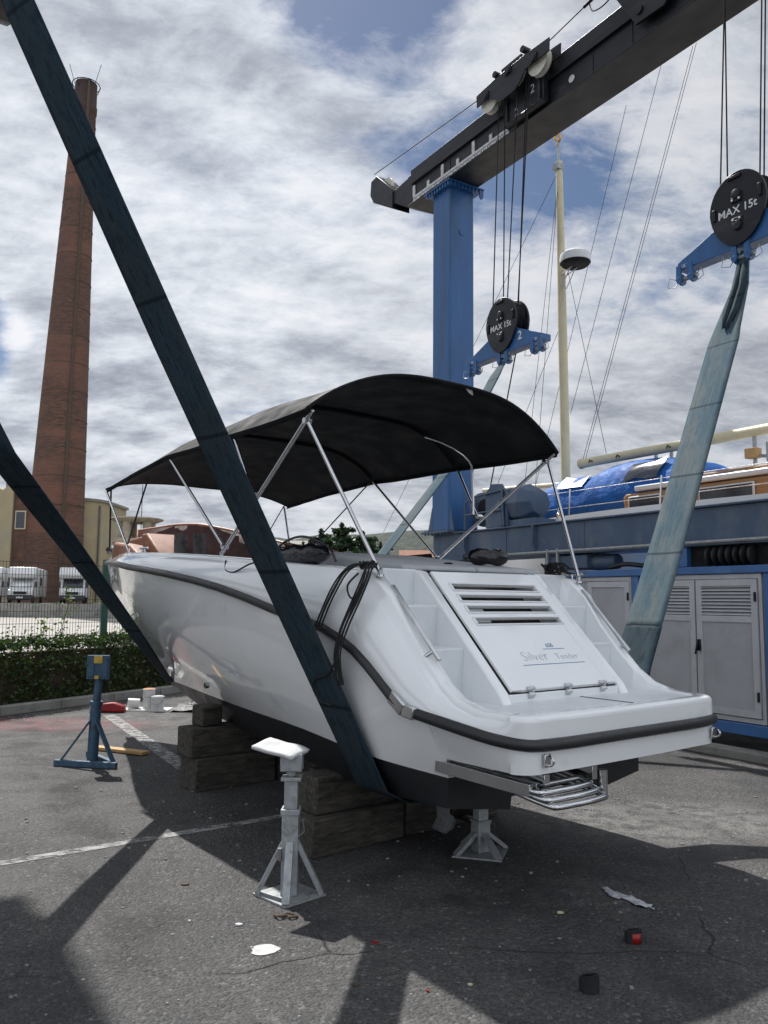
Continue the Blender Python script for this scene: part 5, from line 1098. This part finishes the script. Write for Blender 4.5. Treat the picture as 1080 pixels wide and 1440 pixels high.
# mast, boom, radar
b = MB(); b.tube([LP(10.3, 10.53, 2.9), LP(10.3, 10.57, 6.5), LP(10.3, 10.60, 9.65)], [.085, .08, .06], 14); mast = part(b, 'mast', 'cream', yt)
b = MB(); b.box((10.2, 10.53, 9.48), (10.36, 10.67, 9.60)); b.tube([LP(10.3, 10.6, 9.6), LP(10.3, 10.62, 10.05)], .025, 8); part(b, 'mast_head', 'galv', mast)
b = MB(); b.tube(cat_path([LP(10.3, 10.62, 10.05), LP(10.28, 10.68, 10.14), LP(10.3, 10.62, 10.22), LP(10.3, 10.56, 10.10), LP(10.3, 10.66, 9.98)], 5), .022, 6); part(b, 'gilt_finial', 'gold', mast)
b = MB(); b.tube([LP(10.3, 10.14, 3.97), LP(10.3, 9.9, 3.975), LP(10.3, 3.4, 3.99)], .078, 14); b.tube([LP(10.3, 10.18, 3.97), LP(10.3, 10.13, 3.97)], .09, 12); boom = part(b, 'boom', 'cream', yt)
b = MB()
for s_ in (9.9, 9.3, 8.3, 7.6): b.tube([LP(10.21, s_, 3.95), LP(10.19, s_ - .04, 3.99), LP(10.21, s_ - .08, 3.95)], .01, 6)
part(b, 'boom_fittings', 'dark', boom)
b = MB(); b.tube([LP(10.6, 10.8, 3.72), LP(10.6, 13.2, 3.86)], .045, 10); part(b, 'spare_spar', 'cream', yt)
b = MB(); b.lathe(LP(10.22, 10.15, 7.52), [(.20, 0), (.265, .03), (.275, .10), (.26, .17), (.20, .215), (.02, .23)], 28); rd = part(b, 'radar_dome', 'radome', mast)
b = MB(); b.lathe(LP(10.22, 10.15, 7.49), [(.12, -.01), (.22, .0), (.268, .045), (.268, .05), (.20, .05)], 28); part(b, 'dome_base', 'dark', rd)
b = MB(); 
for q in (-.06, .06): b.tube([LP(10.3 + q, 10.52, 7.46), LP(10.22 + q, 10.15, 7.49)], .010, 6); b.tube([LP(10.3 + q, 10.52, 7.22), LP(10.22 + q, 10.22, 7.47)], .010, 6)
part(b, 'dome_bracket', 'yachthull', rd)
for p, q in (((10.3, 10.6, 9.5), (9.4, 10.4, 3.0)), ((10.3, 10.6, 9.5), (10.3, 11.7, 3.3)), ((10.3, 10.6, 9.5), (10.3, 16.6, 3.2)), ((10.3, 7.60, 10.18), (10.3, 10.1, 3.95)), ((10.32, 7.68, 10.18), (10.32, 10.18, 3.95)), ((10.3, 8.26, 10.22), (10.3, 10.40, 4.9)), ((10.3, 10.58, 8.2), (10.3, 9.55, 3.9)), ((10.3, 10.59, 6.6), (9.5, 11.9, 3.0)), ((10.3, 9.0, 9.9), (10.5, 11.6, 3.6))):
    b = MB(); b.tube([LP(*p), LP(*q)], .0045, 5); part(b, 'rigging_wire', 'cable', yt)
# deck fittings
for s_ in (11.4, 9.72, 7.9, 6.1):
    b = MB(); b.tube([LP(9.55, s_, 2.92), LP(9.55, s_ - .04, 3.42)], .014, 8); part(b, 'stanchion', 'steel', yt)
for z in (3.38, 3.12):
    b = MB(); b.tube([LP(9.55, 13, z + .04), LP(9.55, 11.4, z), LP(9.55, 9.7, z), LP(9.55, 7.9, z), LP(9.55, 4.0, z)], .0065, 6); part(b, 'lifeline', 'whitecloth', yt)
b = MB(); b.lathe(LP(9.75, 10.12, 2.93), [(.09, 0), (.07, .04), (.05, .09), (.07, .14), (.05, .16), (.03, .24)], 14); part(b, 'winch', 'steel', yt)
for s_ in (6.88, 6.68):
    b = MB(); b.tube([LP(10.3, s_, 3.36), LP(10.3, s_, 3.96 if s_ > 6.8 else 3.8)], .028, 8); b.tube([LP(10.3, s_, 3.64), LP(10.3, s_ - .25, 3.60)], .024, 8); part(b, 'boom_gallows', 'galv', yt)
b = MB(); b.box((10.2, 6.80, 3.60), (10.34, 6.98, 3.74)); part(b, 'wooden_chock', 'plank', yt, bevel=.01); b = MB(); b.box((10.2, 6.78, 3.38), (10.34, 6.98, 3.46)); part(b, 'wooden_chock', 'plank', yt, bevel=.01)
for s_ in (8.82, 8.52):
    b = MB(); b.tube([LP(10.6, s_, 3.3), LP(10.6, s_, 4.05)], .03, 8); part(b, 'vent_post', 'galv', yt)
b = MB(); b.box((9.6, 3, .25), (11.6, 3.5, 1.2)); part(b, 'cradle', 'galv', yt)

# ================================================================== fence, hedge and plants by the kerb
FN = .9
fence = thing('wire_fence', 'green welded wire mesh fence behind the hedge', 'fence', KF, kk(2, FN, 0))
for a, c in ((-3.2, -.7), (-.7, 1.9), (2.56, 5.1), (5.1, 7.7), (1.9, 2.56), (7.7, 10.2)):
    b = MB(); n_ = max(2, int((c - a) / .055))
    for i in range(n_ + 1): t = a + (c - a) * i / n_; b.bar(kk(t, FN, .25), kk(t, FN, 2.14), .005, .005, (1, 0, 0))
    for j in range(11): z = .27 + 1.86 * j / 10; b.bar(kk(a, FN + .005, z), kk(c, FN + .005, z), .006, .006)
    part(b, 'mesh_panel', 'wire', fence, sharp=0)
for t in (-.7, 1.9 + .61, 5.1, 7.7):
    b = MB(); b.tube([kk(t, FN - .03, 0), kk(t, FN - .03, 2.24)], .055 if abs(t - 2.51) < .1 else .035, 10); part(b, 'fence_post', 'green', fence)
def leaves(b, p, n, spread, size, flat=.6, up=0):
    for _ in range(n):
        c = p + V((rng.gauss(0, spread), rng.gauss(0, spread), rng.gauss(0, spread * flat))); a = V((rng.uniform(-1, 1), rng.uniform(-1, 1), rng.uniform(-.6, .8))).normalized(); q = a.cross(V((rng.uniform(-1, 1), rng.uniform(-1, 1), rng.uniform(-1, 1)))).normalized(); s_ = size * rng.uniform(.6, 1.3)
        b.poly([c - a * s_, c + q * s_ * .5, c + a * s_, c - q * s_ * .5])
b = MB()
for i in range(24000):
    t = rng.uniform(-4, 7.5); nn_ = .25 + .60 * rng.random(); side = rng.random()
    top_ = .98 + .10 * mnoise.noise((t * 1.3, 0, 1)) + .06 * mnoise.noise((t * 5, 0, 2))
    if side < .50: nn_ = .24 + .14 * rng.random() + .07 * mnoise.noise((t * 2, i * .001, 3)); z = .12 + (top_ - .12) * rng.random()
    elif side < .8: z = top_ - .10 * rng.random() ** .7 + .05 * rng.random()
    else: z = .12 + (top_ - .12) * rng.random()
    if mnoise.noise((t * 2.3, z * 3.3, 9)) < -.32 and side < .42: continue
    leaves(b, kk(t, nn_, z), 1, .02, .038)
for i in range(140):
    t = rng.uniform(-4, 7); h_ = rng.uniform(.05, .25); p = kk(t, rng.uniform(.3, .8), .98)
    for k in range(6): leaves(b, p + V((rng.uniform(-.02, .02), 0, h_ * k / 6)), 1, .015, .03)
hg = solo(b, 'hedge', 'hedge', 'clipped dark green hedge along the kerb', 'hedge', KF, kk(1, .5, 0), sharp=0, recalc=False)
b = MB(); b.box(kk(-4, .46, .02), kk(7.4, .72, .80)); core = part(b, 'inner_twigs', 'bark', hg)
def weed(t, n_, h_, lab, k=60):
    w_ = thing('climbing_weed', lab, 'weed', KF, kk(t, n_, 0), 'weeds growing through the fence'); b = MB()
    pts = cat_path([kk(t, n_, .8), kk(t - .05, n_ - .05, .8 + h_ * .4), kk(t + .08, n_, .8 + h_ * .75), kk(t + .02, n_, .8 + h_)], 5); b.tube(pts, .006, 5); part(b, 'stem', 'bark', w_)
    b = MB()
    for p in pts: leaves(b, p, k // 12, .055, .032)
    part(b, 'leaves', 'weed', w_, sharp=0, recalc=False)
weed(1.65, .82, .95, 'tall bright green weed climbing the fence left of the post', 70); weed(1.25, .85, .45, 'short bright weed in front of the fence, left of the tall one'); weed(2.9, .8, .42, 'low yellowish weed right of the green post', 80)
# pump or trailer bits seen through the mesh under the bow
tr = thing('boat_trailer', 'small grey boat trailer half hidden behind the fence under the bow', 'trailer', WORLD, (-5.0, 20, 0))
b = MB(); b.bar((-6.1, 19.6, .55), (-4.2, 20.6, .6), .1, .1); b.bar((-6.1, 20.4, .55), (-4.2, 20.9, .6), .1, .1); b.bar((-5.4, 19.8, .6), (-5.4, 20.8, .62), .08, .08); part(b, 'frame', 'galv', tr)
b = MB(); b.lathe((-5.1, 19.7, .3), [(.1, 0), (.3, .02), (.3, .18), (.1, .2)], 16, 'y'); part(b, 'wheel', 'tyre', tr)
b = MB(); b.tube([(-5.7, 20, .6), (-5.75, 20, 1.3)], .05, 8); b.tube([(-5.75, 20, 1.3), (-5.3, 20.2, 1.2)], .05, 8); part(b, 'winch_post', 'galv', tr)

# ================================================================== parked motorhomes beyond the wall
def motorhome(x, y, rz, lab, cover=True, w_=2.25, alcove=True):
    t = thing('motorhome', lab, 'motorhome', WORLD, (x, y, 1.1), 'white motorhomes parked behind the wall'); t.rotation_euler[2] = rz
    o = V((x, y, 1.1)); h_ = w_ / 2
    def Q(a, c): return (o.x + a[0], o.y + a[1], o.z + a[2]), (o.x + c[0], o.y + c[1], o.z + c[2])
    b = MB(); b.box(*Q((-h_, 1.6, .5), (h_, 7.0, 3.0))); part(b, 'body', 'vanwhite', t, bevel=.12, segs=3)
    if alcove:
        b = MB(); b.prism([(o.y + 1.7, o.z + 2.0), (o.y + .55, o.z + 2.15), (o.y + .35, o.z + 2.45), (o.y + .8, o.z + 3.05), (o.y + 1.7, o.z + 3.05)], o.x - h_ * .97, o.x + h_ * .97, 'x'); part(b, 'cab_over', 'vanwhite', t, bevel=.1, segs=3)
    b = MB(); b.prism([(o.y, o.z + .45), (o.y, o.z + 1.05), (o.y + .65, o.z + 1.3), (o.y + 1.3, o.z + 2.1), (o.y + 1.75, o.z + 2.1), (o.y + 1.75, o.z + .45)], o.x - h_ * .86, o.x + h_ * .86, 'x'); part(b, 'cab', 'vanwhite', t, bevel=.07, segs=3)
    b = MB(); n = V((0, -.776, .63)); b.poly([(o.x - h_ * .72, o.y + .66, o.z + 1.36), (o.x + h_ * .72, o.y + .66, o.z + 1.36), (o.x + h_ * .68, o.y + 1.22, o.z + 2.06), (o.x - h_ * .68, o.y + 1.22, o.z + 2.06)]); part(b, 'windscreen', 'silverfoil' if cover else 'pane', t, 'windscreen under a silver insulating cover' if cover else None, solid=.05)
    b = MB(); b.box(*Q((-h_ * .88, -.08, .28), (h_ * .88, .3, .70))); part(b, 'bumper', 'rubber', t, bevel=.06)
    b = MB(); b.box(*Q((-h_ * .45, -.03, .75), (h_ * .45, .03, .98))); part(b, 'grille', 'dark', t)
    for s in (-1, 1):
        b = MB(); b.box(*Q((s * h_ * .62 - .17, -.03, .78), (s * h_ * .62 + .17, .05, 1.02))); part(b, 'headlight', 'lamp', t, bevel=.03)
        b = MB(); b.box(*Q((s * h_ * .98 - .09, .85, 1.35), (s * h_ * .98 + .09, 1.0, 1.85))); part(b, 'mirror', 'rubber', t, bevel=.02)
        for yy in (.95, 5.2):
            b = MB(); b.lathe(o + V((s * h_ * .80 - .1, yy, .34)), [(.2, 0), (.34, .02), (.34, .18), (.2, .2)], 18, 'x'); part(b, 'wheel', 'tyre', t)
        b = MB(); b.box(*Q((s * h_ - .01 * s, 3.0, 1.5), (s * h_ + .02 * s, 4.0, 2.2))); part(b, 'side_window', 'pane', t)
    b = MB(); b.box(*Q((-.26, -.10, .42), (.26, -.08, .54))); part(b, 'number_plate', 'whitecan', t); return t
motorhome(-30.35, 69.5, .25, 'white motorhome with a silver windscreen cover, in front of the tall chimney'); motorhome(-26.0, 69.5, .30, 'white cab-over motorhome second from the left behind the wall', False)
motorhome(-33.4, 70, .25, 'white motorhome cut by the left edge of the picture', True); motorhome(-22.9, 71, .2, 'white motorhome half hidden behind the bow of the boat', False)

M['darkbrick'] = pbr('dark brick wall', (.105, .055, .038), .9, 0, .35, 1.2)
# ================================================================== chimney, buildings
ch = thing('factory_chimney', 'very tall tapering red brick factory chimney with blackened top', 'chimney', WORLD, (-34.1, 86, 0))
b = MB(); rows = []; uvs = []; NS = 40
for z, r_, dx in ((0, 3.05, 0), (4, 2.95, .05), (12, 2.68, .18), (20, 2.42, .32), (28, 2.15, .46), (36, 1.86, .60), (44, 1.58, .75), (50, 1.37, .86), (54.5, 1.22, .93), (54.6, 1.30, .93), (55.3, 1.32, .94), (55.4, 1.24, .94), (58.0, 1.16, 1.0), (58.02, .95, 1.0), (56, .9, 1.0)):
    rows.append([(-34.35 + dx + r_ * math.cos(2 * math.pi * k / NS), 86 + r_ * math.sin(2 * math.pi * k / NS), z) for k in range(NS + 1)]); uvs.append([(2 * math.pi * 2.2 * k / NS, z) for k in range(NS + 1)])
b.grid(rows, uvs); part(b, 'brick_shaft', 'brick', ch, sharp=50)
b = MB()
for z in [2 + 3.0 * i for i in range(18)]:
    r_ = interp(z, [(0, 3.05), (12, 2.68), (36, 1.86), (54.5, 1.22)]) + .01; dx = interp(z, [(0, 0), (58, 1.0)])
    b.lathe((-34.35 + dx, 86, z), [(r_, 0), (r_ + .02, .01), (r_ + .02, .07), (r_, .08)], 40)
part(b, 'iron_bands', 'bark', ch)
b = MB(); lad_ = [(-34.35 + interp(z, [(0, 0), (58, 1.0)]) + (interp(z, [(0, 3.05), (12, 2.68), (36, 1.86), (54.5, 1.22), (58, 1.2)]) + .06) * math.cos(R(-55)), 86 + (interp(z, [(0, 3.05), (12, 2.68), (36, 1.86), (54.5, 1.22), (58, 1.2)]) + .06) * math.sin(R(-55)), z) for z in range(3, 59, 5)]
b.tube(lad_, .16, 6); part(b, 'climbing_irons', 'bark', ch)
b = MB(); b.tube([(-33.35 + 1.45 * math.cos(a), 86 + 1.45 * math.sin(a), 57.9) for a in [2 * math.pi * k / 24 for k in range(24)]], .05, 6, True)
for a in (.3, 2.8, 4.4, 5.4): b.tube([(-33.35 + 1.2 * math.cos(a), 86 + 1.2 * math.sin(a), 57), (-33.35 + 1.5 * math.cos(a), 86 + 1.5 * math.sin(a), 57.9)], .04, 6)
for a in (5.9, 3.6): b.tube([(-33.35 + 1.2 * math.cos(a), 86 + 1.2 * math.sin(a), 57.8), (-33.35 + 1.9 * math.cos(a), 86 + 1.5 * math.sin(a), 60)], .03, 5)
part(b, 'top_railing', 'cable', ch)
def win(b0, par, a, c, mat='pane'):
    b = MB(); b.box(a, c); f = part(b, 'window', 'cplaster', par); x0, y0, z0 = a; x1, y1, z1 = c
    b = MB(); b.box((x0 + .12, y0 - .03, z0 + .12), (x1 - .12, y0 + .02, z1 - .12)); p = part(b, 'pane', 'pane', f)
    return f
ob = thing('derelict_factory', 'old yellow plastered factory with a broken roof edge left of the chimney', 'building', WORLD, (-41, 84, 0))
b = MB(); b.prism([(-52, 0), (-37.9, 0), (-37.9, 12.7), (-38.5, 12.9), (-39.0, 12.5), (-40.2, 13.0), (-41, 12.7), (-52, 13.3)], 84, 92, 'y'); part(b, 'wall', 'yplaster', ob)
b = MB(); b.box((-37.9, 84.3, 0), (-36.2, 92, 12.4)); part(b, 'brick_corner', 'darkbrick', ob, 'exposed brick corner')
b = MB(); b.box((-52.3, 83.8, 13.2), (-44, 92, 13.4)); b.box((-38.9, 84.4, 12.8), (-38.5, 84.8, 13.3)); part(b, 'roof', 'greyroof', ob)
win(b, ob, (-37.7, 84.22, 8.5), (-36.6, 84.3, 10.4)); win(b, ob, (-42, 83.9, 8.2), (-40.4, 84, 10.6)); win(b, ob, (-42, 83.9, 3.2), (-40.4, 84, 5.6))
yb = thing('round_ended_building', 'yellow building with a rounded end right of the chimney', 'building', WORLD, (-33, 93, 0))
b = MB(); pts = [(-36, 100), (-36, 90)] + [(-34.6 + 3.3 * math.cos(R(a)), 93.2 + 3.3 * math.sin(R(a))) for a in range(-90, 1, 10)] + [(-31.3, 100)]; b.prism(pts, 0, 12.2, 'z'); part(b, 'wall', 'yplaster', yb, sharp=30)
b = MB(); pts = [(-36, 100), (-36, 89.7)] + [(-34.6 + 3.55 * math.cos(R(a)), 93.2 + 3.55 * math.sin(R(a))) for a in range(-90, 1, 10)] + [(-31.0, 100)]; b.prism(pts, 12.2, 12.5, 'z'); part(b, 'roof', 'greyroof', yb, sharp=30)
b = MB(); b.tube([(-31.55, 91.6, 1), (-31.55, 91.6, 11.8)], .12, 8); part(b, 'drainpipe', 'greyroof', yb)
win(b, yb, (-34.3, 89.83, 8.1), (-32.9, 90.0, 10.4)); win(b, yb, (-34.3, 89.83, 3.1), (-32.9, 90.0, 5.4))
# concrete pavilion: disc on stout columns on a drum
pv = thing('concrete_pavilion', 'old concrete pavilion with a flat round roof on stout columns behind the bow', 'pavilion', WORLD, (-24.3, 81, 0))
b = MB(); b.lathe((-24.3, 81, 0), [(2.1, 1.0), (2.05, 6.9), (2.25, 6.95), (2.25, 7.35), (.1, 7.4)], 36); part(b, 'drum', 'pavconc', pv)
for a in (200, 250, 330, 30, 120):
    b = MB(); b.lathe((-24.3 + 1.45 * math.cos(R(a)), 81 + 1.45 * math.sin(R(a)), 7.3), [(.42, 0), (.42, 1.75)], 14); part(b, 'pillar', 'pavconc', pv)
b = MB(); b.lathe((-24.3, 81, 8.95), [(.1, 0), (1.9, .02), (2.55, .28), (2.6, .32), (2.55, .42), (.1, .62)], 40); part(b, 'roof_disc', 'pavconc', pv)
b = MB(); b.tube([(-23.6, 80.2, 7.3), (-23.6, 80.2, 12.6)], .035, 6); part(b, 'antenna', 'cable', pv)
def house(x, y, w_, d_, h_, rh, wall, roof, lab, rz=0, nw=3):
    hs = thing('house', lab, 'house', WORLD, (x, y, 1.0), 'houses on the far side'); hs.rotation_euler[2] = rz
    b = MB(); b.box((x - w_ / 2, y, 1.0), (x + w_ / 2, y + d_, h_)); part(b, 'wall', wall, hs)
    b = MB(); b.prism([(y - .4, h_), (y + d_ / 2, h_ + rh), (y + d_ + .4, h_), (y + d_ + .4, h_ - .15), (y - .4, h_ - .15)], x - w_ / 2 - .4, x + w_ / 2 + .4, 'x'); rf = part(b, 'roof', roof, hs)
    b = MB(); b.box((x + w_ * .2, y + d_ * .3, h_), (x + w_ * .2 + .7, y + d_ * .3 + .7, h_ + rh + .5)); part(b, 'chimney', 'cplaster', rf)
    fl = max(1, int((h_ - 1) / 3))
    for j in range(fl):
        for i in range(nw):
            xx = x - w_ / 2 + w_ * (i + .5) / nw; zz_ = h_ - 2.0 - 3 * j; b = MB(); b.box((xx - .55, y - .06, zz_ - .8), (xx + .55, y + .05, zz_ + .8)); f = part(b, 'window', 'cplaster', hs)
            b = MB(); b.box((xx - .45, y - .09, zz_ - .7), (xx + .45, y - .05, zz_ + .7)); part(b, 'pane', 'pane', f)
    return hs
house(-36.5, 112, 9, 8, 8.0, 1.8, 'cplaster', 'rooftile', 'cream house with tiled roof just right of the rounded building'); house(-30.6, 96, 5.2, 7, 7.0, 1.3, 'cplaster', 'greyroof', 'low cream house with grey roof left of the pavilion', nw=2)
house(-47, 170, 12, 10, 13.5, 2.5, 'cplaster', 'rooftile', 'distant tiled house between chimney and pavilion')
house(11, 215, 13, 10, 12.8, 2.2, 'cplaster', 'rooftile', 'distant terracotta-roofed house seen between the bimini poles'); house(22, 235, 14, 10, 13.4, 2.4, 'cplaster', 'rooftile', 'distant terracotta-roofed house left of the blue column'); house(2, 230, 9, 9, 11.0, 2, 'cplaster', 'rooftile', 'distant small tiled house beside the conifers')
house(-38, 190, 24, 10, 15.0, 1.0, 'cplaster', 'greyroof', 'long low grey-roofed building on the slope right of the pavilion', nw=7)
house(-15, 150, 15, 9, 11.6, 1.0, 'pavconc', 'greyroof', 'grey-roofed shed behind the boat seats', nw=4)

# ================================================================== trees
def tree(x, y, h_, w_, kind, lab, n=2200, z0=1.0, grp='trees beyond the yard'):
    nm = 'conifer_tree' if kind == 'conifer' else 'broadleaf_tree'
    t = thing(nm, lab, 'tree', WORLD, (x, y, z0), grp); lean = rng.uniform(-.3, .3)
    b = MB(); b.tube([(x, y, z0 - 1), (x + lean * .3, y, z0 + h_ * .5), (x + lean, y, z0 + h_ * .96)], [.035 * h_, .022 * h_, .004 * h_], 8)
    nl = 22 if kind == 'conifer' else 12; limbs = []
    for k in range(nl):
        q = (.15 + .8 * k / nl) if kind == 'conifer' else rng.uniform(.3, .75); a = k * 2.4 + rng.uniform(-.4, .4); L_ = (w_ * (1 - q) ** .45 * rng.uniform(.65, 1.15) if kind == 'conifer' else w_ * rng.uniform(.5, .95))
        p = V((x + lean * q, y, z0 + h_ * q)); e = p + V((L_ * math.cos(a), L_ * math.sin(a), (rng.uniform(-.02, .08) if kind == 'conifer' else rng.uniform(.1, .5)) * h_ * .6)); limbs.append((p, e)); b.tube([p, p.lerp(e, .6) + V((0, 0, .02 * h_)), e], [.008 * h_, .005 * h_, .002 * h_], 5)
    part(b, 'trunk', 'bark', t); b = MB()
    for p, e in limbs:
        m_ = n // nl
        for _ in range(m_):
            q = rng.random() ** .6; c = p.lerp(e, q); sp_ = (e - p).length * .16 + .12; sz = (.040 if kind == 'conifer' else .030) * h_ + .06
            c = c + V((rng.gauss(0, sp_), rng.gauss(0, sp_), rng.gauss(0, sp_ * (.35 if kind == 'conifer' else .9)))); leaves(b, c, 1, .01, sz * (.8 if kind == 'conifer' else 1))
    if kind == 'conifer':
        for _ in range(n // 12): q = rng.uniform(.85, 1.02); leaves(b, V((x + lean, y, z0 + h_ * q)), 1, w_ * .10 * (1.05 - q) * 3 + .05, .02 * h_)
    part(b, 'crown', kind, t, sharp=0, recalc=False); return t
tree(-5.6, 112, 10.8, 4.2, 'conifer', 'tallest dark conifer, its tip under the bimini', 3600); tree(-8.6, 114, 10.2, 4.2, 'conifer', 'dark bushy conifer at the left of the cluster', 2600); tree(-2.6, 110, 9.6, 4.0, 'conifer', 'dark conifer right of the tallest one', 2400); tree(-.2, 113, 8.4, 3.4, 'conifer', 'short conifer at the right end of the cluster', 2000); tree(-11.6, 116, 8.6, 3.2, 'conifer', 'small conifer at the far left of the cluster', 1500)
tree(3.5, 120, 5.2, 2.6, 'broad', 'round broadleaf tree right of the conifers', 1300); tree(6.8, 125, 5.6, 2.8, 'broad', 'round broadleaf tree left of the blue column', 1300)
tree(-23.4, 74, 3.4, 1.1, 'broad', 'small leafy tree by the motorhomes at the bow', 700, 1.1); tree(-25.5, 100, 6.2, 1.6, 'broad', 'small broadleaf tree behind the pavilion', 700); tree(-17, 130, 8.0, 2.5, 'broad', 'rounded tree behind the brown seats', 900); tree(-13.5, 128, 7.4, 2.5, 'broad', 'rounded tree left of the conifer cluster', 900)
for i, (x, y) in enumerate(((-70, 260), (-58, 270), (30, 250), (-25, 262))): tree(x, y, 12, 5, 'broad', ['distant dark tree on the slope at far left', 'distant dark tree left of the pavilion', 'distant tree behind the blue column', 'distant tree above the brown seats'][i], 700)
